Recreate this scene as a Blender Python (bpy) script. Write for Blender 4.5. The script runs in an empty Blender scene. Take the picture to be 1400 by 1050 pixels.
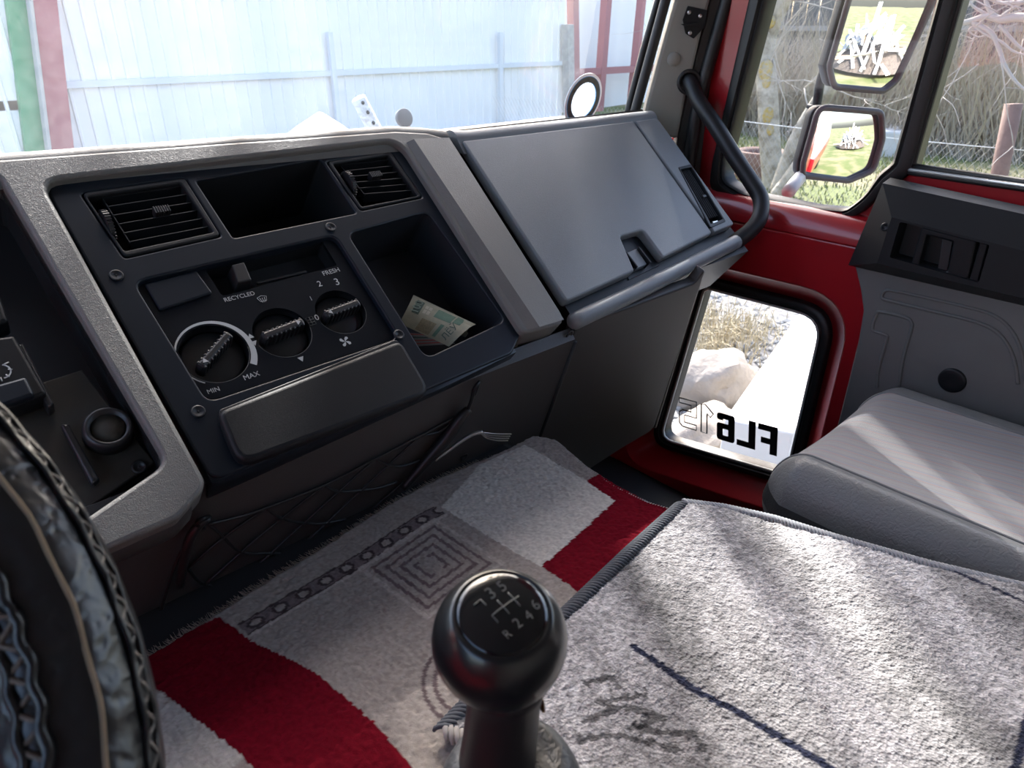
import bpy, bmesh, math, random
import numpy as np
from mathutils import Vector, Matrix
from mathutils.geometry import tessellate_polygon
random.seed(7); rng = np.random.default_rng(7)
scene = bpy.context.scene
COL = scene.collection
# ------------------------------------------------------------------ camera, sky, sun, exposure
H = 2.3                                     # camera height over the ground; all coordinates below are relative to the camera point
FPX, YAW, PITCH = 980.0, math.radians(42.5), math.radians(26.5)
FW = Vector((math.sin(YAW)*math.cos(PITCH), math.cos(YAW)*math.cos(PITCH), -math.sin(PITCH)))
RT = Vector((math.cos(YAW), -math.sin(YAW), 0)); UP = RT.cross(FW)
cd = bpy.data.cameras.new('camera'); cam = bpy.data.objects.new('camera', cd); COL.objects.link(cam)
cd.sensor_width = 36; cd.lens = 36*FPX/1400; cd.clip_start = .02; cd.clip_end = 400
M = Matrix((RT, UP, -FW)).transposed().to_4x4(); M.translation = (0, 0, H); cam.matrix_world = M
cd.dof.use_dof = True; cd.dof.focus_distance = 1.05; cd.dof.aperture_fstop = 13.0
scene.camera = cam
SUN = Vector((.47, .66, .59)).normalized()
w = bpy.data.worlds.new('World'); scene.world = w; w.use_nodes = True
nt = w.node_tree; bg = nt.nodes['Background']
sky = nt.nodes.new('ShaderNodeTexSky'); sky.sky_type = 'NISHITA'; sky.sun_disc = False
sky.sun_elevation = math.asin(SUN.z); sky.sun_rotation = math.atan2(SUN.x, SUN.y); sky.air_density = 1.0; sky.dust_density = 3.5
nt.links.new(sky.outputs[0], bg.inputs[0]); bg.inputs[1].default_value = .5
sl = bpy.data.lights.new('sun', 'SUN'); so = bpy.data.objects.new('sun', sl); COL.objects.link(so)
sl.energy = 7.0; sl.angle = math.radians(.6); sl.color = (1, .975, .94)
so.rotation_euler = SUN.to_track_quat('Z', 'Y').to_euler(); so.location = (0, 0, 12)
scene.view_settings.view_transform = 'Standard'; scene.view_settings.look = 'None'
scene.view_settings.gamma = 1; scene.view_settings.use_curve_mapping = False
scene.view_settings.exposure = .7
# ------------------------------------------------------------------ helpers
V = Vector
def ray(x, y): return (FW*FPX + RT*(x-700) - UP*(y-525)).normalized()
def pl(x, y, P, n):
    d = ray(x, y); P = V(P); n = V(n); return d*(P.dot(n)/d.dot(n))
def onX(x, y, X): return pl(x, y, (X, 0, 0), (1, 0, 0))
def onY(x, y, Y): return pl(x, y, (0, Y, 0), (0, 1, 0))
def onZ(x, y, Z): return pl(x, y, (0, 0, Z), (0, 0, 1))
def atd(x, y, d): r = ray(x, y); return r*(d/r.dot(FW))
class Fr:                                   # a work plane: origin, two axes, normal
    def __init__(s, o, u, v):
        s.o = V(o); s.u = V(u).normalized(); s.n = s.u.cross(V(v)).normalized(); s.v = s.n.cross(s.u)
    def p(s, x, y, h=0):
        q = pl(x, y, s.o+s.n*h, s.n)-s.o; return (q.dot(s.u), q.dot(s.v))
    def ps(s, pts, h=0): return [s.p(x, y, h) for x, y in pts]
    def w(s, u, v, h=0): return s.o+s.u*u+s.v*v+s.n*h
    def mat(s, h=0):
        m = Matrix((s.u, s.v, s.n)).transposed().to_4x4(); m.translation = s.o+s.n*h; return m
    def sh(s, h): return Fr(s.o+s.n*h, s.u, s.v)
def rnd(pts, r, seg=5):                     # round the corners of a 2D polygon
    out = []; n = len(pts)
    for i in range(n):
        p0, p1, p2 = V(pts[i-1]), V(pts[i]), V(pts[(i+1) % n])
        rr = r[i] if isinstance(r, (list, tuple)) else r
        if rr <= 0: out.append(tuple(p1)); continue
        a = (p0-p1); b = (p2-p1); la, lb = a.length, b.length; a /= la; b /= lb
        ang = a.angle(b); t = min(rr/math.tan(ang/2), la*.45, lb*.45)
        A, B = p1+a*t, p1+b*t
        for k in range(seg+1):
            f = k/seg; out.append(tuple(A*(1-f)**2+p1*2*f*(1-f)+B*f*f))
    return out
ORG = {}
def new_mesh(name, vs, fs, smooth=False):
    m = bpy.data.meshes.new(name); m.from_pydata([tuple(v) for v in vs], [], fs); m.update()
    if smooth: m.polygons.foreach_set('use_smooth', [True]*len(m.polygons))
    return m
def bmm(bm, name='m', smooth=False):
    m = bpy.data.meshes.new(name); bm.to_mesh(m); bm.free()
    if smooth: m.polygons.foreach_set('use_smooth', [True]*len(m.polygons))
    return m
def setprops(o, label=None, cat=None, group=None, kind=None):
    if label: o['label'] = label
    if cat: o['category'] = cat
    if group: o['group'] = group
    if kind: o['kind'] = kind
def root(name, label, cat, loc, group=None, kind=None):
    o = bpy.data.objects.new(name, None); COL.objects.link(o); o.empty_display_size = .05
    o.location = V(loc)+V((0, 0, H)); ORG[o.name] = V(loc); setprops(o, label, cat, group, kind); return o
def part(name, me, mt, par, label=None, kind=None):
    me.transform(Matrix.Translation(-ORG[par.name])); me.name = name
    o = bpy.data.objects.new(name, me); COL.objects.link(o); o.parent = par; ORG[o.name] = ORG[par.name].copy()
    me.materials.clear(); me.materials.append(mt); setprops(o, label, None, None, kind); return o
def inst(name, me, mt, par, mw):            # a part that shares its mesh; mw is camera-relative
    if not me.materials: me.materials.append(mt)
    o = bpy.data.objects.new(name, me); COL.objects.link(o); o.parent = par
    o.matrix_local = Matrix.Translation(-ORG[par.name]) @ mw; return o
def thing(name, me, mt, label, cat, group=None, kind=None):
    co = np.empty(len(me.vertices)*3); me.vertices.foreach_get('co', co); co = co.reshape(-1, 3)
    lo, hi = co.min(0), co.max(0); c = V(((lo[0]+hi[0])/2, (lo[1]+hi[1])/2, lo[2]))
    me.transform(Matrix.Translation(-c)); me.name = name
    o = bpy.data.objects.new(name, me); COL.objects.link(o); o.location = c+V((0, 0, H)); ORG[o.name] = c
    if mt: me.materials.clear(); me.materials.append(mt)
    setprops(o, label, cat, group, kind); return o
def join(*ms):
    bm = bmesh.new()
    for m in ms: bm.from_mesh(m)
    return bmm(bm)
def curve_mesh(cu):
    o = bpy.data.objects.new('tmp', cu); me = bpy.data.meshes.new_from_object(o)
    bpy.data.objects.remove(o); bpy.data.curves.remove(cu); return me
def plate(fr, outer, holes=(), h0=-.01, h1=0, bev=0.0, res=2):
    cu = bpy.data.curves.new('c', 'CURVE'); cu.dimensions = '2D'; cu.fill_mode = 'BOTH'
    for poly in [outer]+list(holes):
        sp = cu.splines.new('POLY'); sp.points.add(len(poly)-1); sp.use_cyclic_u = True
        for i, q in enumerate(poly): sp.points[i].co = (q[0], q[1], 0, 1)
    cu.extrude = (h1-h0)/2-bev; cu.bevel_depth = bev; cu.bevel_resolution = res; cu.offset = -bev
    me = curve_mesh(cu); me.transform(fr.mat((h0+h1)/2)); 
    return me
def tray(fr, poly, h0, h1, floor=True, wallshrink=0.0):     # open box seen from above: walls from h1 down to h0
    c = V((sum(p[0] for p in poly)/len(poly), sum(p[1] for p in poly)/len(poly)))
    n = len(poly); vs = [fr.w(p[0], p[1], h1) for p in poly]
    low = [c+(V(p)-c)*(1-wallshrink) for p in poly]
    vs += [fr.w(p[0], p[1], h0) for p in low]
    fs = [(i, (i+1) % n, n+(i+1) % n, n+i) for i in range(n)]
    if floor: fs.append(tuple(range(n, 2*n)))
    bm = bmesh.new(); bv = [bm.verts.new(v) for v in vs]
    for f in fs: bm.faces.new([bv[i] for i in f])
    bmesh.ops.recalc_face_normals(bm, faces=bm.faces)
    bmesh.ops.triangulate(bm, faces=[f for f in bm.faces if len(f.verts) > 4])
    return bmm(bm)
def smoothpts(pts, n=6, cyc=False):
    P = [V(p) for p in pts]; out = []; m = len(P); rngi = range(m if cyc else m-1)
    for i in rngi:
        if cyc: a, b, c, d = P[i-1], P[i], P[(i+1) % m], P[(i+2) % m]
        else: a, b, c, d = P[max(i-1, 0)], P[i], P[i+1], P[min(i+2, m-1)]
        for k in range(n):
            t = k/n
            out.append(.5*((2*b)+(c-a)*t+(2*a-5*b+4*c-d)*t*t+(3*b-a-3*c+d)*t**3))
    if not cyc: out.append(P[-1])
    return out
def tube(pts, r, seg=10, cyc=False, cap=True):
    P = [V(p) for p in pts]; n = len(P); vs = []; fs = []
    rr = r if callable(r) else (lambda t: r)
    T0 = (P[1]-P[0]).normalized(); N = T0.orthogonal().normalized()
    for i in range(n):
        if cyc: T = (P[(i+1) % n]-P[i-1])
        else: T = P[min(i+1, n-1)]-P[max(i-1, 0)]
        if T.length < 1e-9: T = T0.copy()
        T.normalize(); N = (N-T*N.dot(T)); N = N.normalized() if N.length > 1e-6 else T.orthogonal().normalized(); B = T.cross(N)
        q = rr(i/(n-1 if n > 1 else 1))
        for k in range(seg):
            a = 2*math.pi*k/seg; vs.append(P[i]+(N*math.cos(a)+B*math.sin(a))*q)
    m = n if cyc else n-1
    for i in range(m):
        for k in range(seg):
            j = (i+1) % n; k2 = (k+1) % seg
            fs.append((i*seg+k, i*seg+k2, j*seg+k2, j*seg+k))
    if cap and not cyc:
        fs.append(tuple(range(seg-1, -1, -1))); fs.append(tuple((n-1)*seg+k for k in range(seg)))
    return new_mesh('t', vs, fs, True)
def lathe(prof, mw, seg=32, smooth=True):   # prof: (r, h) along the local z axis
    vs = []; fs = []
    for r, h in prof:
        for k in range(seg):
            a = 2*math.pi*k/seg; vs.append(mw @ V((r*math.cos(a), r*math.sin(a), h)))
    for i in range(len(prof)-1):
        for k in range(seg):
            k2 = (k+1) % seg; fs.append((i*seg+k, i*seg+k2, (i+1)*seg+k2, (i+1)*seg+k))
    fs.append(tuple(range(seg-1, -1, -1))); fs.append(tuple((len(prof)-1)*seg+k for k in range(seg)))
    return new_mesh('l', vs, fs, smooth)
def rbox(sx, sy, sz, bev=.002, mw=Matrix(), seg=2):
    bm = bmesh.new(); bmesh.ops.create_cube(bm, size=1); bmesh.ops.scale(bm, vec=(sx, sy, sz), verts=bm.verts)
    if bev > 0: bmesh.ops.bevel(bm, geom=bm.edges[:], offset=min(bev, .45*min(sx, sy, sz)), segments=seg, profile=.5, affect='EDGES')
    bm.transform(mw); return bmm(bm)
def hexa(p8, bev=0.0, seg=2):               # box from 8 corners: 4 bottom, 4 top
    bm = bmesh.new(); v = [bm.verts.new(p) for p in p8]
    for f in ((3, 2, 1, 0), (4, 5, 6, 7), (0, 1, 5, 4), (1, 2, 6, 5), (2, 3, 7, 6), (3, 0, 4, 7)): bm.faces.new([v[i] for i in f])
    bmesh.ops.recalc_face_normals(bm, faces=bm.faces)
    if bev: bmesh.ops.bevel(bm, geom=bm.edges[:], offset=bev, segments=seg, profile=.5, affect='EDGES')
    return bmm(bm)
def prism(pts3, dvec, bev=0.0, seg=2):      # planar polygon pushed along dvec
    bm = bmesh.new(); a = [bm.verts.new(V(p)) for p in pts3]; b = [bm.verts.new(V(p)+V(dvec)) for p in pts3]; n = len(a)
    bm.faces.new(a); bm.faces.new(b[::-1])
    for i in range(n): bm.faces.new((a[i], a[(i+1) % n], b[(i+1) % n], b[i]))
    bmesh.ops.recalc_face_normals(bm, faces=bm.faces)
    if bev: bmesh.ops.bevel(bm, geom=bm.edges[:], offset=bev, segments=seg, profile=.5, affect='EDGES')
    bmesh.ops.triangulate(bm, faces=[f for f in bm.faces if len(f.verts) > 4])
    return bmm(bm)
def xprof(prof, x0, x1, smooth=False):      # closed (y,z) profile swept along x
    n = len(prof); vs = [(x0, y, z) for y, z in prof]+[(x1, y, z) for y, z in prof]
    bm = bmesh.new(); bv = [bm.verts.new(v) for v in vs]
    for i in range(n): bm.faces.new((bv[i], bv[(i+1) % n], bv[n+(i+1) % n], bv[n+i]))
    bm.faces.new(bv[:n]); bm.faces.new(bv[n:][::-1]); bmesh.ops.recalc_face_normals(bm, faces=bm.faces)
    bmesh.ops.triangulate(bm, faces=[f for f in bm.faces if len(f.verts) > 4])
    return bmm(bm)
def strip(A, B):                            # loft between two equally long closed 3D loops
    n = len(A); return new_mesh('s', list(A)+list(B), [(i, (i+1) % n, n+(i+1) % n, n+i) for i in range(n)], True)
def textm(s, fr, p0, p1, h=.0004, stretch=1.0, outline=False, bold=0.0, size=None):
    cu = bpy.data.curves.new('t', 'FONT'); cu.body = s; cu.size = 1
    if outline: cu.fill_mode = 'NONE'; cu.bevel_depth = .02; cu.bevel_resolution = 0
    else: cu.extrude = .0001
    cu.offset = bold
    me = curve_mesh(cu)
    xs = [v.co.x for v in me.vertices]; x0, x1 = min(xs), max(xs)
    d = V(p1)-V(p0); k = size or d.length/(x1-x0); a = math.atan2(d.y, d.x)
    if size: p0 = V(p0)+d.normalized()*((d.length-(x1-x0)*k)/2)
    me.transform(fr.mat(h) @ Matrix.Translation((p0[0], p0[1], 0)) @ Matrix.Rotation(a, 4, 'Z') @ Matrix.Diagonal((k, k*stretch, k if outline else 1, 1)) @ Matrix.Translation((-x0, 0, 0)))
    return me
def shade(me): me.polygons.foreach_set('use_smooth', [True]*len(me.polygons)); return me
def auto(me, ang=35):
    me.polygons.foreach_set('use_smooth', [True]*len(me.polygons)); me.set_sharp_from_angle(angle=math.radians(ang)); return me
# ------------------------------------------------------------------ materials
def mat(name, col, rough=.5, bump=None, metal=0, coat=0, var=None, spec=.5, attr=None, sheen=0, trans=None, emit=None):
    """bump: (kind, scale, strength, distance); var: (second colour, scale, contrast)"""
    m = bpy.data.materials.new(name); m.use_nodes = True; t = m.node_tree; N = t.nodes; L = t.links
    b = N['Principled BSDF']; b.inputs['Base Color'].default_value = (*col, 1); b.inputs['Roughness'].default_value = rough
    b.inputs['Metallic'].default_value = metal; b.inputs['Coat Weight'].default_value = coat; b.inputs['Specular IOR Level'].default_value = spec
    b.inputs['Coat Roughness'].default_value = .08; b.inputs['Sheen Weight'].default_value = sheen
    tc = N.new('ShaderNodeTexCoord'); src = None
    if attr:
        a = N.new('ShaderNodeAttribute'); a.attribute_name = attr; src = a.outputs['Color']
    if var:
        no = N.new('ShaderNodeTexNoise'); no.inputs['Scale'].default_value = var[1]; no.inputs['Detail'].default_value = 6; no.inputs['Roughness'].default_value = .65
        L.new(tc.outputs['Object'], no.inputs['Vector'])
        rp = N.new('ShaderNodeValToRGB'); c = var[2] if len(var) > 2 else .25
        ce = var[3] if len(var) > 3 else .5; rp.color_ramp.elements[0].position = ce-c; rp.color_ramp.elements[1].position = min(1, ce+c)
        L.new(no.outputs['Fac'], rp.inputs[0]); mx = N.new('ShaderNodeMix'); mx.data_type = 'RGBA'
        L.new(rp.outputs[0], mx.inputs[0])
        if src: 
            mx.blend_type = 'MULTIPLY'; L.new(src, mx.inputs[6]); mx.inputs[7].default_value = (*var[0], 1)
        else: mx.inputs[6].default_value = (*col, 1); mx.inputs[7].default_value = (*var[0], 1)
        src = mx.outputs[2]
    if src: L.new(src, b.inputs['Base Color'])
    if bump:
        k, sc, st = bump[:3]; ds = bump[3] if len(bump) > 3 else .001
        if k == 'leather':
            te = N.new('ShaderNodeTexVoronoi'); te.feature = 'SMOOTH_F1'; te.inputs['Scale'].default_value = sc; o = te.outputs['Distance']
            no = N.new('ShaderNodeTexNoise'); no.inputs['Scale'].default_value = sc*.4; mixv = N.new('ShaderNodeMix'); mixv.data_type = 'RGBA'; mixv.inputs[0].default_value = .015
            L.new(tc.outputs['Object'], no.inputs['Vector']); L.new(tc.outputs['Object'], mixv.inputs[6]); L.new(no.outputs['Color'], mixv.inputs[7]); L.new(mixv.outputs[2], te.inputs['Vector'])
        elif k == 'weave':
            te = N.new('ShaderNodeTexVoronoi'); te.inputs['Scale'].default_value = sc; o = te.outputs['Distance']; L.new(tc.outputs['Object'], te.inputs['Vector'])
        else:
            te = N.new('ShaderNodeTexNoise'); te.inputs['Scale'].default_value = sc; te.inputs['Detail'].default_value = 5; o = te.outputs['Fac']; L.new(tc.outputs['Object'], te.inputs['Vector'])
        bp = N.new('ShaderNodeBump'); bp.inputs['Strength'].default_value = st; bp.inputs['Distance'].default_value = ds
        L.new(o, bp.inputs['Height']); L.new(bp.outputs[0], b.inputs['Normal'])
    return m
def glass(name, dirt=0.0, tint=(1, 1, 1), refl=.05, dirtcol=(.9, .92, .95)):
    m = bpy.data.materials.new(name); m.use_nodes = True; t = m.node_tree; N = t.nodes; L = t.links; N.clear()
    out = N.new('ShaderNodeOutputMaterial'); tr = N.new('ShaderNodeBsdfTransparent'); tr.inputs[0].default_value = (*tint, 1)
    gl = N.new('ShaderNodeBsdfGlossy'); gl.inputs['Roughness'].default_value = .0
    mx = N.new('ShaderNodeMixShader'); mx.inputs[0].default_value = refl
    L.new(tr.outputs[0], mx.inputs[1]); L.new(gl.outputs[0], mx.inputs[2]); last = mx
    if dirt:
        tl = N.new('ShaderNodeBsdfTranslucent'); tl.inputs[0].default_value = (*dirtcol, 1)
        no = N.new('ShaderNodeTexNoise'); no.inputs['Scale'].default_value = 60; no.inputs['Detail'].default_value = 8
        tc = N.new('ShaderNodeTexCoord'); L.new(tc.outputs['Object'], no.inputs['Vector'])
        mr = N.new('ShaderNodeMapRange'); mr.inputs[1].default_value = .3; mr.inputs[2].default_value = .8; mr.inputs[3].default_value = dirt*.6; mr.inputs[4].default_value = dirt*1.5
        L.new(no.outputs['Fac'], mr.inputs[0]); m2 = N.new('ShaderNodeMixShader')
        L.new(mr.outputs[0], m2.inputs[0]); L.new(mx.outputs[0], m2.inputs[1]); L.new(tl.outputs[0], m2.inputs[2]); last = m2
    L.new(last.outputs[0], out.inputs[0]); return m
mGrain = mat('grey grained plastic', (.157, .155, .144), .48, ('leather', 560, .4, .0008), var=((.127, .125, .117), 9, .3))
mLower = mat('dark grey plastic', (.05, .047, .046), .5, ('leather', 500, .3, .0008))
mPanel = mat('blue black plastic', (.008, .0125, .020), .36, ('noise', 900, .12, .0004), spec=.32)
mDark = mat('black plastic', (.008, .009, .011), .42, ('noise', 700, .15, .0004), spec=.32)
mBlackGrain = mat('black grained plastic', (.012, .013, .015), .45, ('leather', 800, .3, .0005), spec=.25)
mInner = mat('recess black plastic', (.006, .007, .009), .6)
mLid = mat('blue grey lid plastic', (.19, .207, .222), .4, ('leather', 620, .4, .0007), var=((.165, .18, .193), 5, .3))
mRed = mat('red paint', (.33, .008, .014), .3, ('noise', 300, .03, .0004), coat=.6)
mRubber = mat('black rubber', (.009, .009, .01), .45, ('noise', 400, .1, .0004))
mTrim = mat('pillar trim', (.24, .235, .21), .6, ('leather', 600, .2, .0006))
mMetal = mat('steel', (.6, .6, .6), .3, metal=1)
mWhiteP = mat('printed grey white', (.5, .51, .5), .5)
mDim = mat('printed dim grey', (.13, .13, .125), .5)
mBody = mat('headliner grey', (.3, .3, .29), .8)
mFloor = mat('floor rubber', (.012, .012, .013), .7, ('noise', 200, .3, .001))
mGlass = glass('window glass', 0, refl=.04)
mWind = glass('dusty windscreen', .02, refl=.03)
mMirror = mat('mirror', (.92, .93, .94), .0, metal=1)
mCard = mat('door card vinyl', (.14, .14, .136), .55, ('leather', 500, .25, .0008), var=((.118, .118, .115), 8, .3))
mVinyl = mat('seat vinyl', (.19, .195, .195), .42, ('leather', 260, .45, .0014))
mLeather = mat('black leather', (.012, .013, .016), .32, ('leather', 160, .6, .0016), spec=.6)
mKnob = mat('gloss black', (.009, .010, .012), .3, coat=.25)
mKnobS = mat('satin black', (.016, .016, .018), .42, ('noise', 500, .2, .0004))
mThread = mat('tan thread', (.26, .2, .14), .8)
# ------------------------------------------------------------------ cab shell (setting)
DX = 1.45                                   # inner plane of the passenger door
FD = Fr((DX, 0, 0), (0, -1, 0), (0, 0, 1))  # door frame: u runs rearward, n faces the cab
X0, Y0, Y1, Zf, Zr = -.88, -.85, 1.27, -1.12, .64
def box(x0, x1, y0, y1, z0, z1, bev=0): return rbox(x1-x0, y1-y0, z1-z0, bev, Matrix.Translation(((x0+x1)/2, (y0+y1)/2, (z0+z1)/2)))
thing('floor', box(X0-.05, DX+.03, Y0-.05, Y1+.05, Zf-.05, Zf), mFloor, 'black rubber cab floor under the passenger footwell', 'floor', kind='structure')
thing('ceiling', box(X0-.05, DX+.06, Y0-.05, Y1-.17, Zr, Zr+.05), mBody, 'pale grey cab roof lining overhead', 'ceiling', kind='structure')
thing('wall_back', box(X0-.05, DX+.06, Y0-.05, Y0, Zf, Zr), mBody, 'grey rear wall of the cab behind the seats', 'wall', kind='structure')
FL = Fr((X0, 0, 0), (0, 1, 0), (0, 0, 1))
thing('wall_left', plate(FL, [(Y0, Zf), (Y1, Zf), (Y1, Zr), (Y0, Zr)], [rnd([(-.3, -.25), (.85, -.3), (.75, .5), (-.3, .5)], .05)], -.05, 0), mRed, "red driver's door wall with its window opening", 'wall', kind='structure')
thing('wall_front', box(X0-.05, DX, Y1, Y1+.05, Zf, -.2), mLower, 'dark front bulkhead below the windscreen', 'wall', kind='structure')
thing('trim_1', box(X0-.05, DX+.06, Y1-.3, Y1-.13, .5, Zr+.05), mBody, 'grey header trim above the windscreen', 'trim', kind='structure')
# windscreen
w1 = root('window_1', 'wide dusty windscreen above the dashboard', 'window', (.3, Y1+.02, -.2), kind='structure')
part('pane', hexa([(X0, Y1+.02, -.2), (1.40, Y1+.02, -.2), (1.40, Y1+.026, -.2), (X0, Y1+.026, -.2), (X0, Y1-.16, .52), (1.36, Y1-.16, .52), (1.36, Y1-.154, .52), (X0, Y1-.154, .52)]), mWind, w1)
# passenger door: red shell with three openings
def dpx(pts, h=0): return FD.ps(pts, h)
qglass = rnd(dpx([(1068, -62), (995, 212), (992, 246), (1022, 263), (1114, 282), (1160, 286), (1186, 264), (1204, 236), (1222, 222), (1300, -62)]), [.02, 0, .03, .02, 0, .03, 0, .01, .01, .02])
qgask = rnd(dpx([(1044, -72), (977, 222), (972, 256), (997, 273), (1114, 299), (1160, 302), (1186, 286), (1212, 262), (1246, 236), (1332, -72)]), [.02, 0, .03, .02, 0, .03, 0, .01, 0, .02])
qhole = rnd(dpx([(1040, -74), (981, 222), (978, 256), (999, 269), (1114, 296), (1160, 299), (1186, 284), (1212, 262), (1246, 236), (1334, -74)]), [.02, 0, .03, .02, 0, .03, 0, .01, 0, .02])
mw0 = dpx([(1240, 229.6), (1400, 252)])
def mh_at(h, e=0):
    a_, b_, t_ = FD.p(1236-e, 229+e, h), FD.p(1400, 252+e, h), FD.p(1318-e, -74, h); k_ = (b_[1]-a_[1])/(b_[0]-a_[0])
    return [a_, (.5, a_[1]+k_*(.5-a_[0])), (.5, .5), (t_[0]+(a_[0]-t_[0])*-.25, .5), t_]
sl_ = (mw0[1][1]-mw0[0][1])/(mw0[1][0]-mw0[0][0]); mtop = dpx([(1322, -74)])[0]
mhole = [mw0[0], (.45, mw0[0][1]+sl_*(.45-mw0[0][0])), (.45, .46), (mtop[0]+.012, .46), (mtop[0]+.004, mtop[1])]
lw_glass_px = [(962, 391), (1089, 424), (1121, 443), (1119, 470), (1085, 583), (1062, 645), (1043, 637), (934, 607), (912, 590), (913, 573)]
def centre_scale(poly, k, dk=(0, 0)):
    c = V((sum(p[0] for p in poly)/len(poly), sum(p[1] for p in poly)/len(poly))); return [tuple(c+(V(p)-c)*k+V(dk)) for p in poly]
gl4 = dpx([(966, 392), (1128, 434), (1078, 648), (905, 598)], -.02)
lglass = rnd(gl4, [.01, .055, .03, .03], 8)
def offset4(q, d):
    n = len(q); out = []
    for i in range(n):
        p0, p1, p2 = V(q[i-1]), V(q[i]), V(q[(i+1) % n]); a = (p1-p0).normalized(); b = (p2-p1).normalized()
        s = 1 if sum(q[k][0]*q[(k+1) % n][1]-q[(k+1) % n][0]*q[k][1] for k in range(n)) > 0 else -1
        na, nb = V((a.y, -a.x))*s, V((b.y, -b.x))*s; m = (na+nb).normalized(); out.append(tuple(p1+m*(d/max(.3, m.dot(na)))))
    return out
lgask = rnd(offset4(gl4, .026), [.03, .08, .05, .05], 8); lbev = rnd(offset4(gl4, .075), [.06, .11, .1, .08], 8)
zed = lambda z: z
wr = root('wall_right', 'glossy red inner door shell around the two side windows', 'door', (DX, .3, Zf), kind='structure')
FD2 = FD.sh(.045)                           # the lower half of the shell stands further into the cab
upper = [(-1.16, -.30), (.85, -.30), (.85, Zr), (-1.16, Zr)]
LZ = -.335
part('upper_shell', plate(FD, [(-1.18, LZ-.01), (.85, LZ-.01), (.85, Zr), (-1.03, Zr), (-1.03, -.24), (-1.18, -.24)], [qhole, mhole], -.03, 0, .003), mRed, wr)
part('lower_shell', plate(FD.sh(.042), [(-1.27, Zf), (.85, Zf), (.85, LZ-.047), (-1.27, LZ-.047)], [lbev], -.012, 0, .004), mRed, wr)
part('outer_skin', plate(FD, [(-1.33, Zf-.1), (.85, Zf-.1), (.85, Zr), (-1.02, Zr), (-1.02, -.24), (-1.33, -.24)], [FD.ps([(1030, -84), (974, 222), (970, 262), (995, 278), (1114, 306), (1165, 308), (1196, 290), (1218, 262), (1224, 228), (1304, -84)], -.067), mh_at(-.067, 6), lgask], -.075, -.06), mRed, wr)
prof = []                                   # the rounded ledge below the quarter window
for k in range(9):
    a = math.pi/2*k/8; prof.append((FD.o.x-.045*math.sin(a), LZ-.045*(1-math.cos(a))*1.1))
prof += [(DX-.036, LZ-.058), (DX+.02, LZ-.058), (DX+.02, LZ+.0)]
n = len(prof); vs = [(x, 1.16, z+.01) for x, z in prof]+[(x, -.85, z-.004) for x, z in prof]
part('ledge', auto(new_mesh('m', vs, [(i, (i+1) % n, n+(i+1) % n, n+i) for i in range(n)]+[tuple(range(n)), tuple(range(2*n-1, n-1, -1))])), mRed, wr)
part('window_recess', strip([FD2.w(p[0], p[1], -.004) for p in lbev], [FD.w(p[0], p[1], -.022) for p in lgask]), mRed, wr)
def gasket(fr, outer, inner, h0, h1):
    def lv(a, b, t): return [V(p)*(1-t)+V(q)*t for p, q in zip(a, b)]
    rings = []
    for t, h in ((0, h0), (0, h1-.004), (.15, h1), (.6, h1), (.72, h1-.006), (.85, h1-.003), (1, h1-.008), (1, h0)):
        rings.append([fr.w(q[0], q[1], h) for q in lv(outer, inner, t)])
    vs = [v for r in rings for v in r]; n = len(outer); fs = []
    for i in range(len(rings)-1):
        for k in range(n): fs.append((i*n+k, i*n+(k+1) % n, (i+1)*n+(k+1) % n, (i+1)*n+k))
    return auto(new_mesh('g', vs, fs), 50)
def resample(poly, n):
    P = [V(p) for p in poly]; d = [0]
    for i in range(len(P)): d.append(d[-1]+(P[(i+1) % len(P)]-P[i]).length)
    out = []
    for k in range(n):
        t = d[-1]*k/n
        for i in range(len(P)):
            if d[i+1] >= t: f = (t-d[i])/max(1e-9, d[i+1]-d[i]); out.append(P[i].lerp(P[(i+1) % len(P)], f)); break
    return out
def nearest_ring(inner, outer):             # one inner point for every outer point, by angle
    c = sum((V(p) for p in inner), V((0, 0)))/len(inner); res = []
    ip = resample(inner, 400)
    ia = [math.atan2(p.y-c.y, p.x-c.x) for p in ip]
    for q in outer:
        a = math.atan2(q[1]-c.y, q[0]-c.x); j = min(range(400), key=lambda i: abs((ia[i]-a+math.pi) % (2*math.pi)-math.pi)); res.append(ip[j])
    return res
w2 = root('window_2', 'small fixed quarter window in a thick black rubber gasket', 'window', (DX, .75, -.3), kind='structure')
go = resample(qgask, 120)
part('gasket', gasket(FD, go, nearest_ring(qglass, go), -.03, .014), mRubber, w2)
part('pane', plate(FD, qglass, [], -.024, -.02), mGlass, w2)
w3 = root('window_3', 'low kerb window with rounded corners in the lower door', 'window', (DX, .85, -.95), kind='structure')
go = resample(lgask, 100)
part('gasket', gasket(FD, go, nearest_ring(lglass, go), -.05, -.004), mRubber, w3)
part('pane', plate(FD, centre_scale(lglass, 1.02), [], -.024, -.02), mGlass, w3)
part('bright_seal', tube([FD.w(p[0], p[1], -.012) for p in resample(lglass, 90)], .004, 6, True), mat('grey seal', (.45, .45, .44), .5), w3, 'pale grey inner seal of the kerb window')
FT = Fr((DX+.019, 0, 0), (0, 1, 0), (0, 0, 1))
mVin = mat('black vinyl', (.01, .01, .01), .5)
lo0, lo1 = V(FT.p(1062, 624)), V(FT.p(981, 600)); ld = (lo1-lo0).normalized(); lw_ = (lo1-lo0).length/2.28; lq = V((-ld.y, ld.x)); lh = lw_*1.05
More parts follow.
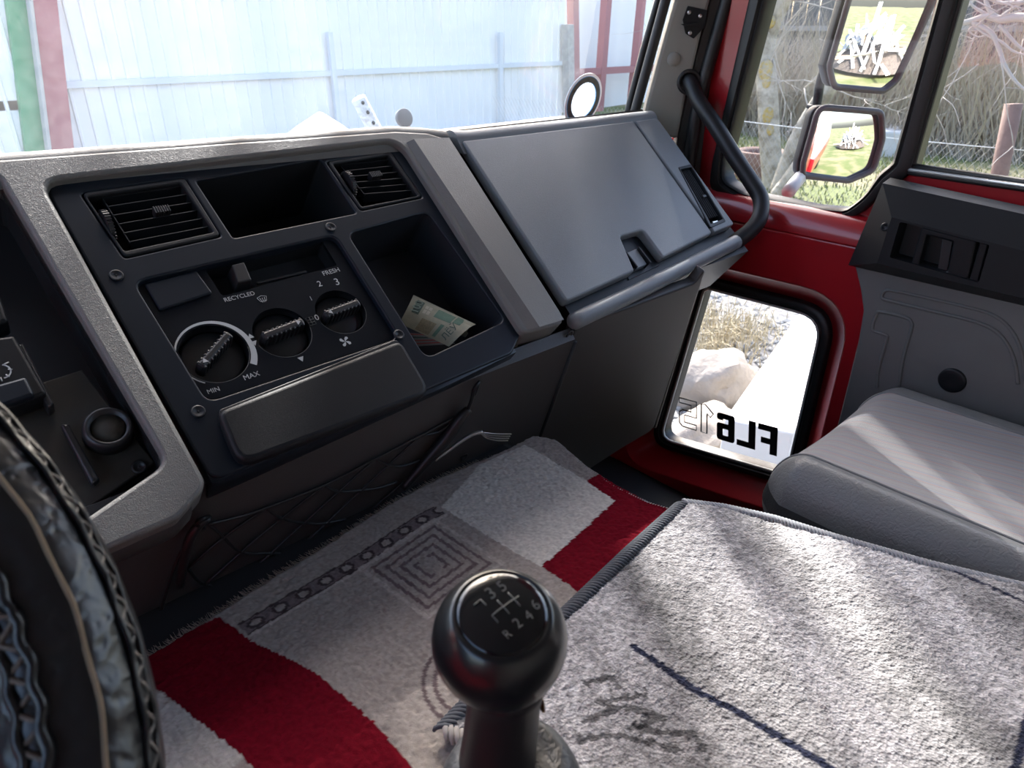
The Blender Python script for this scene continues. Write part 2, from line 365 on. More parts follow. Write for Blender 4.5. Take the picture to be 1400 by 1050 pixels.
GL_ = {'F': ([(0, 0), (.23, 0), (.23, .34), (.52, .34), (.52, .55), (.23, .55), (.23, .79), (.62, .79), (.62, 1), (0, 1)], []), 'L': ([(0, 0), (.62, 0), (.62, .21), (.23, .21), (.23, 1), (0, 1)], []),
       '6': (rnd([(0, 0), (.62, 0), (.62, .64), (.22, .64), (.22, .8), (.4, .8), (.4, .74), (.62, .74), (.62, 1), (0, 1)], [.12, .12, .1, 0, 0, 0, 0, .12, .12, .12]), [rnd([(.22, .2), (.41, .2), (.41, .44), (.22, .44)], .03)])}
for i_, ch in enumerate('FL6'):
    f_ = lambda q: [tuple(lo0+ld*((x*1.15+i_*.8)*lw_)+lq*(y*lh)) for x, y in q]
    part('letter', plate(FT, f_(GL_[ch][0]), [f_(h) for h in GL_[ch][1]], -.0003, .0003), mVin, w3, 'bold black %s seen from behind' % ch)
o0_, o1_ = V(FT.p(975, 595)), V(FT.p(928, 581)); od = (o1_-o0_).normalized(); ow = (o1_-o0_).length/1.3; oq = V((-od.y, od.x))
for i_, q_ in enumerate(([(.22, 0), (.42, 0), (.42, 1), (.28, 1), (0, .74), (.1, .6), (.22, .7)], [(0, 0), (.5, 0), (.62, .1), (.62, .5), (.5, .6), (.19, .6), (.19, .83), (.62, .83), (.62, 1), (0, 1), (0, .43), (.43, .43), (.43, .17), (0, .17)])):
    part('outline_figure', tube([FT.w(*(o0_+od*((x*1.05+i_*.62)*ow)+oq*(y*ow*.98)), 0) for x, y in q_], .002, 4, True), mRubber, w3, 'thin outlined figure %s seen from behind' % '15'[i_])
w4 = root('window_4', 'large winding window of the passenger door', 'window', (DX, .1, -.2), kind='structure')
part('pane', plate(FD, mhole, [], -.03, -.026), mGlass, w4)
a0, a1 = mw0[0], (.45, mhole[1][1])
part('bottom_seal', join(tube([FD.w(a0[0], a0[1]+.004, .002), FD.w(a1[0], a1[1]+.004, .002)], .006, 8), tube([FD.w(a0[0], a0[1]-.006, .006), FD.w(a1[0], a1[1]-.006, .006)], .005, 8)), mRubber, w4)
part('bright_strip', tube([FD.w(a0[0], a0[1]-.001, .009), FD.w(a1[0], a1[1]-.001, .009)], .0035, 8), mat('aluminium strip', (.7, .7, .7), .35, metal=.8), w4)
post = [FD.w(*p, .006) for p in dpx([(1222, 222), (1248, 238), (1338, -74), (1300, -70)], .006)]
part('divider_post', prism(post, (.035, 0, 0), .004), mRubber, w4)
# A-pillar
PN = V((-.7, -.7, .0)).normalized(); PP = V((1.33, 1.05, 0))
def pil(px, d=0): return [pl(x, y, PP+PN*d, PN) for x, y in px]
t2 = root('trim_2', 'pale grey windscreen pillar trim', 'trim', (1.4, 1.0, -.25), kind='structure')
part('pillar_cover', prism(pil([(938, -55), (923, 0), (903, 71), (884, 143), (876, 180), (926, 190), (938, 130), (948, 93), (958, 50), (971, 0), (983, -55)], .0), -PN*.05, .006), mTrim, t2)
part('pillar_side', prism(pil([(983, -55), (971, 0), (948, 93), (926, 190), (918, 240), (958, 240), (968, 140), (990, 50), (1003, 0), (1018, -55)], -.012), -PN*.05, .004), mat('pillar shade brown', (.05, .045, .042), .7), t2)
part('door_seal', tube(smoothpts(pil([(1010, -55), (994, 0), (975, 65), (955, 140), (945, 200), (938, 260)], -.004)), .014, 10), mRubber, t2)
part('screen_rubber', join(tube(pil([(925, -55), (910, 0), (890, 73), (870, 146), (858, 190)], -.01), .011, 10), tube(pil([(912, -55), (900, 0), (880, 68), (860, 146), (850, 190)], -.03), .008, 10)), mRubber, t2)
capc = pl(921, 81, PP, PN); FP = Fr(PP, (.7, -.7, 0), (0, 0, 1))
part('round_cap', lathe([(.014, 0), (.014, .0025), (.0135, .0035), (0.001, .0042)], FP.mat(0) @ Matrix.Translation((*FP.p(921, 81), 0)), 24), mTrim, t2)
# black pillar bracket
br = root('pillar_bracket', 'small black metal bracket held by three bright screws on the pillar', 'bracket', pl(945, 50, PP, PN))
part('bracket_plate', plate(FP, rnd(FP.ps([(940, 8), (967, 14), (963, 37), (948, 53), (937, 46), (933, 27)]), .002), [], 0, .003, .0006), mDark, br)
part('bracket_tab', prism([FP.w(*FP.p(x, y), .003) for x, y in ((930, 33), (950, 31), (955, 35), (936, 36))], FP.n*.012, .0005), mDark, br)
scr = lathe([(.0042, 0), (.0042, .0012), (.003, .0022), (.0005, .0024)], Matrix(), 14)
for x, y in ((942, 17), (957, 22), (943, 45)):
    inst('screw', scr, mMetal, br, FP.mat(.003) @ Matrix.Translation((*FP.p(x, y), 0)))
# grab handle
GN = V((-.7, -.7, .845)).normalized(); GS = pl(943, 112, PP, PN); 
gh = root('grab_handle', 'bent black grab handle between the pillar and the dashboard end', 'handle', pl(1010, 333, GS, GN))
gp = [GS+V((.02, .03, .0)), GS]+[pl(x, y, GS, GN) for x, y in ((955, 138), (978, 172), (1004, 214), (1028, 250), (1040, 272), (1039, 296), (1028, 313), (1012, 326), (996, 336))]
part('bar', tube(smoothpts(gp, 6), .0165, 14), mRubber, gh)
part('socket_ring', lathe([(.026, -.004), (.026, .003), (.02, .006), (.018, .0)], FP.mat(0) @ Matrix.Translation((*FP.p(942, 112), 0)), 24), mRubber, gh)
# ------------------------------------------------------------------ door trim
FC = FD.sh(.06)
card = FC.ps([(1165, 350), (1176, 395), (1180, 425), (1174, 462), (1160, 520), (1130, 640)])
dr = root('door_1', 'grey vinyl door card with black armrest panel', 'door', (DX-.05, .2, -1.0), kind='structure')
part('door_card', plate(FC, card+[(-.36, -1.02), (.6, -1.02), (.6, -.42), (.2, -.30)], [], -.012, 0, .004), mCard, dr)
def emb(pts, r=.0034, cyc=False, n=6): return tube(smoothpts([FC.w(*FC.p(x, y), .0) for x, y in pts], n, cyc), r, 6, cyc)
part('embossed_line', emb([(1207, 401), (1212, 397), (1225, 398), (1280, 410), (1335, 423), (1362, 433), (1383, 452), (1396, 480), (1402, 520)]), mCard, dr)
part('embossed_line', emb([(1207, 401), (1206, 406), (1213, 410), (1270, 424), (1320, 436), (1352, 447), (1372, 463), (1386, 490), (1392, 525)]), mCard, dr)
part('embossed_line', emb([(1199, 530), (1201, 505), (1212, 465), (1211, 458), (1196, 453), (1193, 447), (1198, 430), (1205, 426), (1238, 434), (1246, 441), (1246, 450), (1235, 490), (1229, 530)]), mCard, dr)
part('round_cap', lathe([(.0235, -.002), (.0235, .002), (.02, .004), (.008, .0025), (.001, .002)], FC.mat(0) @ Matrix.Translation((*FC.p(1302, 520), 0)), 28), mDark, dr, 'round black plug in the door card')
FA = FD.sh(.105)                            # face plane of the armrest panel
fo = lambda x, y: FC.w(*FC.p(x, y), .004)
A = [fo(1208, 250), fo(1400, 292), fo(1400, 417), fo(1161, 362)]
fi = lambda x, y: FA.w(*FA.p(x, y))
B = [fi(1219, 297), fi(1400, 343), fi(1400, 408), fi(1199, 360)]
def extu(p, q, u):                          # extend an edge rearwards
    t = (-u-p.y)/(q.y-p.y); return p+(q-p)*t
UE = .62
A[1] = extu(A[0], A[1], UE); A[2] = extu(A[3], A[2], UE); B[1] = extu(B[0], B[1], UE); B[2] = extu(B[3], B[2], UE)
top = [A[0]+V((.03, 0, .006)), A[1]+V((.03, 0, .006))]
av = A+B+top+[A[3]+V((.03, 0, 0)), A[2]+V((.03, 0, 0))]
arm = part('armrest_panel', auto(new_mesh('a', av, [(0, 1, 5, 4), (3, 0, 4, 7), (2, 3, 7, 6), (8, 9, 1, 0), (8, 0, 3, 10), (1, 2, 6, 5)]), 20), mBlackGrain, dr, 'black moulded armrest panel with the door latch')
rec = rnd(FA.ps([(1230, 303), (1353, 335), (1338, 387), (1216, 352)]), .004)
face = [(-p.y, p.z) for p in B]
part('latch_face', plate(FA, face, [rec], -.004, 0), mBlackGrain, arm)
part('latch_recess', tray(FA, rec, -.04, -.003), mInner, arm)
hb = FA.ps([(1261, 310), (1336, 329), (1324, 383), (1246, 362)], -.012)
part('latch_handle', plate(FA, rnd(hb, .006), [rnd(FA.ps([(1268, 321), (1304, 330), (1296, 371), (1257, 361)], -.012), .003)], -.03, -.008, .003), mDark, arm)
part('latch_bar', plate(FA, rnd(FA.ps([(1340, 331), (1351, 334), (1337, 386), (1325, 383)], -.012), .002), [], -.03, -.01, .002), mDark, arm)
part('latch_paddle', plate(FA, FA.ps([(1290, 326), (1303, 330), (1296, 371), (1283, 367)], -.02), [], -.03, -.016, .001), mKnobS, arm)
part('screw', lathe([(.0075, 0), (.0075, .002), (.005, .003), (.004, .001), (.0005, .0005)], Fr(fi(1209, 310), (0, -1, .0), (.25, 0, 1)).mat(-.004), 16), mDark, arm)
# ------------------------------------------------------------------ dashboard
TH = math.radians(40)
F1 = Fr((0, .998, -.159), (1, 0, 0), (0, math.cos(TH), math.sin(TH)))
FG = F1.sh(.012)                            # face of the grey surround
def p1(pts, h=0): return F1.ps(pts, h)
db = root('dashboard', 'grey grained dashboard with a blue black centre panel', 'dashboard', (.2, .85, -.75))
cl_hole = rnd(p1([(-3, 238), (228, 632), (123, 704)], .012)+[(-.5, -.49), (-.5, .0)], [.01, .02, .0, .02, .02])
g = lambda x, y: F1.p(x, y, .012)
LIP = [(-260, 231), (-60, 216), (0, 212), (150, 201), (300, 190), (420, 182), (540, 173.5), (585, 176), (612, 179)]
outer = [(-.86, -.575), g(120, 762), g(244, 708), g(284, 662), g(56, 246), g(546, 190), g(716, 456), g(776, 440), g(618, 191)]+[g(x, y+5) for x, y in LIP[::-1][1:-1]]+[(-.86, g(-260, 240)[1])]
outr = rnd(outer, [0, .02, .02, .02, .022, .03, .012, .02, .004]+[0]*(len(outer)-9))
part('surround', auto(plate(F1, outr, [cl_hole], -.03, .012, .005, 3)), mGrain, db, 'grey grained surround')
def shelf(pts, x_end0=None, x_end1=None, drop=.012):
    secs = []
    for x, y in pts:
        P = pl(x, y, F1.w(0, 0, .012), F1.n); k = P.z/P.y   # rounded lip, then a top that falls away forwards
        r_ = .02; c_ = P+V((0, .012, -r_)); sec = [P+V((0, -.022, -.034))]
        for j in range(8): a_ = math.radians(165-j*13); sec.append(c_+V((0, r_*math.cos(a_), r_*math.sin(a_))))
        sec += [V((P.x, 1.14, k*1.14-.018)), V((P.x, 1.27, k*1.27-.03)), V((P.x, 1.27, -.215)), V((P.x, P.y+.02, P.z-.036))]
        secs.append(sec)
    n_ = len(secs[0]); vs = [v for q in secs for v in q]
    fs = [(i*n_+j, i*n_+(j+1) % n_, (i+1)*n_+(j+1) % n_, (i+1)*n_+j) for i in range(len(secs)-1) for j in range(n_)]
    fs += [tuple(range(n_)), tuple(range(len(vs)-1, len(vs)-1-n_, -1))]
    bm = bmesh.new(); bv = [bm.verts.new(v) for v in vs]
    for f in fs: bm.faces.new([bv[i] for i in f])
    bmesh.ops.recalc_face_normals(bm, faces=bm.faces); bmesh.ops.triangulate(bm, faces=[f for f in bm.faces if len(f.verts) > 4]); return auto(bmm(bm), 30)
part('top_shelf', shelf(LIP), mGrain, db)
# raised facet on the right flank of the surround
hr = lambda x, y, h: F1.w(*F1.p(x, y, h), h)
fv_ = [hr(553, 196, .010), hr(566, 190, .021), hr(614, 188, .012), hr(614, 188, -.02), hr(553, 196, -.02), hr(718, 452, .010), hr(738, 447, .021), hr(771, 437, .012), hr(771, 437, -.02), hr(718, 452, -.02)]
part('flank', auto(new_mesh('fl', fv_, [(0, 1, 6, 5), (1, 2, 7, 6), (2, 3, 8, 7), (4, 0, 5, 9), (0, 4, 3, 2, 1), (5, 6, 7, 8, 9)]), 15), mGrain, db, 'raised flank right of the centre panel')
# lower console
cons = [(.712, -.425), (.700, -.44), (.815, -.76), (.9, -.76), (.74, -.44)]
part('lower_console', auto(xprof(cons, -.2, .776), 25), mLower, db, 'dark grey lower console')
kt = [F1.w(*F1.p(x, y, .0), .0) for x, y in ((262, 690), (246, 708), (120, 762), (0, 812), (-160, 880))]
krings = []
for dy, dz in ((0, 0), (.004, -.012), (.014, -.026), (.03, -.04), (.09, -.085), (.22, -.14)): krings.append([V((p.x-.12*dy, p.y+dy, p.z+dz)) for p in kt])
krings = [[r[0]+V((.0, .16, -.01))]+r for r in krings]; vs = [v for r in krings for v in r]; n = len(kt)+1
part('knee_panel', shade(new_mesh('kp', vs, [(i*n+k, i*n+k+1, (i+1)*n+k+1, (i+1)*n+k) for i in range(len(krings)-1) for k in range(n-1)])), mLower, db)
# screw in the console
scm = lathe([(.0075, 0), (.0075, .0012), (.0055, .0018), (.0045, -.001), (.002, -.001), (.0005, .001)], Matrix(), 16)
FCN = Fr((0, .70, -.44), (1, 0, 0), (0, -(.815-.70), .32))
# centre panel
vL = [(110, 264), (253, 243), (303, 323), (170, 353)]
sl4 = [(268, 247), (438, 217), (487, 291), (319, 325)]
vR = [(446, 221), (534, 207), (578, 270), (493, 288)]
ht = [(183, 385), (458, 321), (546, 461), (284, 549)]
pk = [(476, 319), (585, 289), (691, 438), (583, 489)]
opn = [(108, 262), (540, 203), (582, 271), (165, 357)]
cp = p1([(58, 250), (544, 194), (713, 455), (700, 483), (290, 658)], 0)
pan = part('centre_panel', auto(plate(F1, rnd(cp, [.022, .03, .02, .02, .015]), [rnd(p1(vL), .005), rnd(p1(sl4), .004), rnd(p1(vR), .005), rnd(p1(ht), .014), rnd(p1(pk), .014)], -.016, 0, .0028, 3)), mPanel, db, 'blue black centre panel')
lip = p1([(290, 658), (700, 483), (714, 455)])
part('panel_underside', auto(prism([F1.w(*p1([(290, 660)])[0], -.003), F1.w(*p1([(600, 532)])[0], -.003), F1.w(*p1([(708, 480)])[0], -.003), F1.w(*p1([(708, 480)])[0], -.05), F1.w(*p1([(290, 660)])[0], -.05)], F1.v*.02, .002)), mPanel, db)
part('slot_liner', tray(F1, rnd(p1(sl4), .004), -.12, -.004, wallshrink=.04), mInner, db)
part('pocket_liner', tray(F1, rnd(p1(pk), .014), -.085, -.004, wallshrink=.05), mat('pocket plastic', (.012, .014, .019), .5), db)
def bil(q, s, t): a = V(q[0]).lerp(V(q[1]), s); b = V(q[3]).lerp(V(q[2]), s); return a.lerp(b, t)
def vent(quad, fr_in, sl_q, wheel, knob, name, nsl, label):
    o4 = p1(quad); i4 = p1(fr_in)
    o4 = offset4(o4, -.001)
    vt = part('vent', join(plate(F1, rnd(o4, .006), [rnd(i4, .003)], -.012, .0015, .002), tray(F1, rnd(i4, .003), -.05, -.006)), mBlackGrain, db, label)
    q = p1(sl_q, -.006)
    L = (V(q[1])-V(q[0])).length
    sm = rbox(L, .0014, .016, .0004)
    cu_ = rbox(.0014, (V(q[3])-V(q[0])).length, .010, .0003)
    for k in range(nsl):
        t = k/(nsl-1); a = bil(q, 0, t); b = bil(q, 1, t); c = (a+b)/2
        inst('slat', sm, mDark, vt, F1.mat(-.012) @ Matrix.Translation((c.x, c.y, 0)) @ Matrix.Rotation(math.atan2(b.y-a.y, b.x-a.x), 4, 'Z') @ Matrix.Rotation(math.radians(-12), 4, 'X'))
    for s in (0, 1):
        a = bil(q, s, 0); b = bil(q, s, 1); c = (a+b)/2; inst('slat_rail', cu_, mDark, vt, F1.mat(-.01) @ Matrix.Translation((c.x, c.y, 0)) @ Matrix.Rotation(math.atan2(b.y-a.y, b.x-a.x)-math.pi/2, 4, 'Z'))
    for k in range(5):
        a = bil(q, (k+.6)/5.2, 0); b = bil(q, (k+.6)/5.2, 1); c = (a+b)/2; inst('cross_vane', cu_, mInner, vt, F1.mat(-.028) @ Matrix.Translation((c.x, c.y, 0)))
    kb = []
    for j in range(7): kb.append(rbox(.0016, .010, .010, .0004, F1.mat(-.001) @ Matrix.Translation((*(V(F1.p(*knob))+V(((j-3)*.0028, 0))), 0))))
    kb.append(rbox(.019, .0085, .012, .001, F1.mat(-.003) @ Matrix.Translation((*F1.p(*knob), 0))))
    part('knob', join(*kb), mKnobS, vt)
    c = V(F1.p(*wheel)); wm = [lathe([(.018, -.003), (.0195, -.0022), (.0195, .0022), (.018, .003)], F1.mat(-.009) @ Matrix.Translation((c.x, c.y, 0)) @ Matrix.Rotation(math.pi/2, 4, 'Y'), 40, False)]
    for k in range(30):
        a = 2*math.pi*k/30
        wm.append(rbox(.0064, .0016, .002, 0, F1.mat(-.009) @ Matrix.Translation((c.x, c.y, 0)) @ Matrix.Rotation(a, 4, 'X') @ Matrix.Translation((0, 0, .0198))))
    part('thumbwheel', join(*wm), mKnobS, vt)
vent(vL, [(119, 270), (247, 251), (292, 318), (170, 344)], [(141, 273), (250, 257), (286, 312), (178, 333)], (147, 304), (221, 288), 'left', 6, 'larger air vent on the left')
vent(vR, [(455, 225), (530, 213), (571, 268), (494, 283)], [(466, 228), (534, 220), (568, 262), (499, 267)], (478, 248), (513, 240), 'right', 6, 'smaller air vent on the right')
# screws of the centre panel
for x, y in ((159, 377), (452, 311), (271, 563), (545, 458)):
    inst('screw', scm, mKnobS, db, F1.mat(.0005) @ Matrix.Translation((*F1.p(x, y), 0)))
inst('screw', scm, mKnobS, db, FCN.mat(.001) @ Matrix.Translation((*FCN.p(634, 624), 0)))
# heater control
HH = -.009
FH = F1.sh(HH); hp = lambda x, y: FH.p(x, y)
slot = rnd(FH.ps([(280, 368), (441, 330), (461, 363), (304, 405)]), .003)
K = [((293, 483), .0385), ((386, 454), .0355), ((466, 426), .0335)]
def circ(c, r, n=48): return [(c[0]+r*math.cos(2*math.pi*k/n), c[1]+r*math.sin(2*math.pi*k/n)) for k in range(n)]
kr = []
for (x, y), r in K: kr.append(circ(hp(x, y), r))
mFace = mat('control face', (.005, .007, .011), .3, spec=.3)
hc = part('heater_control', auto(plate(F1, rnd(p1(ht, HH), .014), [slot]+kr, HH-.006, HH)), mFace, db, 'heater control plate with three rotary knobs')
part('slider_well', tray(FH, slot, -.03, -.001), mInner, hc)
part('slider_guide', rbox(.07, .004, .004, .001, FH.mat(-.012) @ Matrix.Translation((*hp(388, 372), 0))), mKnobS, hc)
part('slider_knob', hexa([FH.w(*hp(x, y), -.02) for x, y in ((322, 392), (346, 386), (334, 360), (312, 366))]+[FH.w(*hp(x, y), .006) for x, y in ((325, 390), (343, 386), (333, 362), (316, 366))], .0015), mKnobS, hc)
part('blank_button', plate(FH, rnd(FH.ps([(197, 391), (268, 373), (290, 403), (218, 427)]), .003), [], 0, .005, .002), mPanel, hc)
ends = [((272, 503), (313, 456)), ((415, 440), (358, 462)), ((446, 433), (494, 415))]   # pointer end first
for i, ((x, y), r) in enumerate(K):
    c = hp(x, y); mw = FH.mat(0) @ Matrix.Translation((*c, 0))
    kn = part('knob', lathe([(r*.995, -.022), (r*.97, -.021), (r*.93, -.012), (r*.85, -.0105), (.001, -.0105)], mw, 48), mKnob, hc)
    part('knob_wall', tray(FH, kr[i], -.022, -.002), mInner, kn)
    a, b = V(hp(*ends[i][0])), V(hp(*ends[i][1])); m = V(c); d = (b-a); L = min(d.length, 2*r*.97); d.normalize(); ang = math.atan2(d.y, d.x)
    gm = []; n_r = 9
    base = mw @ Matrix.Rotation(ang, 4, 'Z')
    gm.append(rbox(L*.97, .010, .026, .003, base @ Matrix.Translation((0, 0, -.003))))
    for k in range(n_r): gm.append(rbox(L*.97/n_r*.62, .0125, .0255, .002, base @ Matrix.Translation(((k-(n_r-1)/2)*L*.97/n_r, 0, -.003))))
    part('grip', join(*gm), mKnobS, kn)
    tri = [(-L*.40, 0), (-L*.31, .0036), (-L*.31, -.0036)]
    tm = new_mesh('t', [base @ V((p[0], p[1], .0106)) for p in tri], [(0, 1, 2)]); part('pointer', tm, mWhiteP, kn)
def arc(c, r0, wfun, a0, a1, fr, h, n=60):
    vs = []; fs = []
    for k in range(n+1):
        t = k/n; a = a0+(a1-a0)*t; wd = wfun(t)
        vs += [fr.w(c[0]+r0*math.cos(a), c[1]+r0*math.sin(a), h), fr.w(c[0]+(r0+wd)*math.cos(a), c[1]+(r0+wd)*math.sin(a), h)]
    for k in range(n): fs.append((2*k, 2*k+1, 2*k+3, 2*k+2))
    return new_mesh('arc', vs, fs)
c1 = hp(*K[0][0]); aS = math.atan2(hp(281, 522)[1]-c1[1], hp(281, 522)[0]-c1[0]); aE = math.atan2(hp(346, 498)[1]-c1[1], hp(346, 498)[0]-c1[0])
if aS < aE: aS += 2*math.pi
part('temperature_arc', arc(c1, .0405, lambda t: .0015+.0065*t*t, aS, aE, FH, .0004), mWhiteP, hc, 'pale tapering arc around the temperature knob')
for (x, y), r in K: part('ring_line', arc(hp(x, y), r+.0002, lambda t: .0006, 3.4, 6.2, FH, .0003), mDim, hc)
for s, a, b in (('RECYCLED', (308, 413), (349, 403)), ('FRESH', (443, 377), (465, 371)), ('MIN', (285, 539), (301, 534)), ('MAX', (335, 520), (356, 513)), ('2', (436, 392), (441, 391)), ('3', (460, 390), (465, 389)), ('0', (432, 438), (437, 437)), ('1', (426, 411), (426.9, 410.8))):
    part('lettering', textm(s, FH, hp(*a), hp(*b), .0004), mWhiteP, hc)
def flat(polys, fr, h): return join(*[new_mesh('f', [fr.w(p[0], p[1], h) for p in q], [tuple(range(len(q)))]) for q in polys])
def at(px, pts, k=1): c = hp(*px); return [(c[0]+x*k, c[1]+y*k) for x, y in pts]
fanp = []
for k in range(4):
    a = k*math.pi/2+.4; ca, sa = math.cos(a), math.sin(a)
    fanp.append(at((472, 467), [(x*ca-y*sa, x*sa+y*ca) for x, y in ((0, 0), (.0028, .0006), (.0066, .0008), (.0072, .0034), (.005, .0048), (.002, .0032))]))
part('fan_symbol', flat(fanp, FH, .0004), mWhiteP, hc)
for px_, q_ in (((343, 461), [(-.004, -.0015), (.004, -.0015), (0, .005)]), ((347, 468), [(-.004, .0015), (.004, .0015), (0, -.005)]), ((412, 491), [(-.004, .003), (.004, .003), (0, -.004)])):
    part('arrow_symbol', flat([at(px_, q_)], FH, .0004), mWhiteP, hc)
def wire(px, polys, r=.0004, k=1): return join(*[tube([FH.w(*p, .0004) for p in at(px, q, k)], r, 4) for q in polys])
part('demist_symbol', wire((359, 409), [[(-.006, .003), (0, .005), (.006, .003), (.004, -.003), (-.004, -.003), (-.006, .003)], [(-.003, .002), (-.002, -.005)], [(0, .002), (0, -.005)], [(.003, .002), (.002, -.005)]]), mWhiteP, hc)
part('vent_symbol', wire((425, 439), [[(-.0045, -.006), (.0045, -.006), (.0045, .006), (-.0045, .006), (-.0045, -.006)], [(0, -.006), (0, .006)], [(-.0045, -.002), (.0045, -.002)], [(-.0045, .002), (.0045, .002)]], .0003), mDim, hc)
# ashtray flap
fl = p1([(296, 566), (546, 468), (588, 540), (326, 640)], .008)
part('ashtray_flap', auto(plate(F1, rnd(fl, [.012, .012, .02, .02]), [], -.004, .016, .006, 4)), mBlackGrain, db, 'black padded ashtray flap')
part('flap_seal', plate(F1, rnd(p1([(300, 560), (541, 464), (552, 474), (300, 575)], .004), .004), [], 0, .004, .001), mKnobS, db)
# instrument side (left)
FI = F1.sh(-.03)
part('cluster_tray', tray(F1, cl_hole, -.075, -.004), mInner, db)
part('switch_plate', plate(FI, [(-.48, -.47), FI.p(128, 690), FI.p(212, 632), FI.p(112, 505), FI.p(-60, 560)], [], -.01, 0, .002), mat('dusty black', (.02, .018, .015), .6, var=((.035, .03, .022), 30, .2)), db)
kn = part('dimmer_knob', lathe([(.024, 0), (.024, .016), (.0215, .021), (.0185, .021), (.0165, .015), (.001, .015)], FI.mat(0) @ Matrix.Translation((*FI.p(148, 594), 0)), 40), mKnobS, db, 'round dimmer knob with a worn disc')
part('knob_disc', lathe([(.0155, .0), (.0155, .0165), (.001, .0168)], FI.mat(0) @ Matrix.Translation((*FI.p(148, 594), 0)), 32), mat('worn olive disc', (.06, .053, .038), .7, var=((.035, .03, .025), 120, .2)), kn)
inst('screw', scm, mKnobS, db, FI.mat(.001) @ Matrix.Translation((*FI.p(190, 639), 0)))
sw = part('light_switch', auto(plate(FI, rnd(FI.ps([(-40, 478), (22, 470), (66, 548), (-10, 580)], .012), .004), [], 0, .03, .004)), mDark, db, 'lighting switch with a lamp symbol')
FS = FI.sh(.0304)
part('lamp_symbol', join(arc(FS.p(2, 508), .007, lambda t: .0014, -1.6, 1.2, FS, 0, 14), *[tube([FS.w(*FS.p(*a)), FS.w(*FS.p(*b))], .0007, 4) for a, b in (((4, 499), (12, 495)), ((11, 505), (17, 505)), ((8, 512), (13, 515)), ((1, 516), (3, 521)))]), mWhiteP, sw)
part('rocker', plate(FI, rnd(FI.ps([(-30, 540), (36, 521), (48, 545), (-20, 570)], .03), .003), [], .028, .040, .003), mPanel, sw)
part('switch_side_rail', plate(FI, rnd(FI.ps([(20, 472), (32, 470), (74, 552), (66, 560)], .02), .002), [], 0, .022, .003), mKnobS, sw)
part('switch_side_rail', plate(FI, rnd(FI.ps([(82, 580), (94, 580), (136, 655), (126, 664)], .01), .002), [], 0, .012, .003), mKnobS, db)
part('upper_switch', plate(FI, rnd(FI.ps([(-40, 400), (0, 410), (14, 450), (-30, 470)], .012), .004), [], 0, .03, .004), mDark, db)
# ------------------------------------------------------------------ glove compartment
gb = root('glove_compartment', 'blue grey glove compartment with a wide sloping lid', 'glove box', (1.03, .85, -.86))
GL = F1.sh(.008); gpx = lambda x, y: GL.p(x, y)
ul = gpx(640, 190)[0]
lidp = [gpx(632, 192), gpx(866, 165), gpx(974, 318), gpx(907, 352), gpx(879, 314), gpx(848, 323), gpx(868, 370), gpx(775, 412)]

part('lid', auto(plate(F1, rnd(lidp, [.006, .003, .006, .006, .01, .01, .006, .008]), [], -.012, .008, .004, 3)), mLid, gb, 'wide blue grey lid')
endp = [gpx(868.5, 165), gpx(899, 161), gpx(1004, 306), gpx(977, 317)]
ventq = [(927, 229), (944, 225), (992, 303), (971, 312)]

vin = rnd(GL.ps([(930, 232), (945, 229), (988, 300), (971, 307)]), .003)
ep = part('end_cap', auto(plate(F1, rnd(endp, [.004, .012, .006, .003]), [rnd(GL.ps(ventq), .004)], -.012, .008, .003, 3)), mLid, gb)
vb = part('side_vent', join(plate(F1, rnd(GL.ps(ventq), .004), [vin], -.006, .0095, .001), tray(F1, vin, -.03, -.004)), mDark, gb, 'narrow side vent for the door window')
q = GL.ps([(932, 233), (944, 230), (983, 293), (969, 299)])
ll = (V(q[3])-V(q[0])).length; sm = rbox(.0012, ll*.98, .010, .0003)
for k in range(6):
    a = bil(q, (k+.5)/6, 0); b = bil(q, (k+.5)/6, 1); c = (a+b)/2
    inst('slat', sm, mKnobS, vb, F1.mat(0) @ Matrix.Translation((c.x, c.y, 0)) @ Matrix.Rotation(math.atan2(b.y-a.y, b.x-a.x)-math.pi/2, 4, 'Z'))
part('vent_tab', rbox(.012, .006, .006, .001, F1.mat(.006) @ Matrix.Translation((*GL.p(963, 268), 0))), mKnobS, vb)
part('vent_tab', rbox(.018, .006, .004, .001, F1.mat(.005) @ Matrix.Translation((*GL.p(979, 303), 0))), mMetal, vb)
lt = part('latch', hexa([GL.w(*gpx(x, y), -.03) for x, y in ((846, 322), (880, 312), (910, 354), (868, 374))]+[GL.w(*gpx(x, y), -.018) for x, y in ((846, 322), (880, 312), (910, 354), (868, 374))]), mDark, gb, 'black recessed latch in the lid edge')
part('latch_button', auto(plate(GL, rnd(GL.ps([(859, 343), (873, 337), (887, 358), (871, 365)]), .001), [], -.02, -.006, .001)), mLid, lt)
part('latch_cheek', rbox(.003, .035, .018, .0008, GL.mat(-.009) @ Matrix.Translation((*gpx(864, 354), 0)) @ Matrix.Rotation(.06, 4, 'Z')), mDark, lt)
part('latch_cheek', rbox(.003, .035, .018, .0008, GL.mat(-.009) @ Matrix.Translation((*gpx(882, 348), 0)) @ Matrix.Rotation(.06, 4, 'Z')), mDark, lt)
part('lid_hinge_cover', shelf([(622, 179), (640, 179.5), (700, 173), (800, 162.5), (880, 153.5), (896, 152)]), mLid, gb)
part('body', auto(xprof([(F1.w(0, .015, -.012).y, F1.w(0, .015, -.012).z), (F1.w(0, -.37, -.012).y, F1.w(0, -.37, -.012).z), (.80, -.5), (1.2, -.5), (1.2, -.24), (1.03, -.2)], .786, 1.31), 25), mDark, gb)
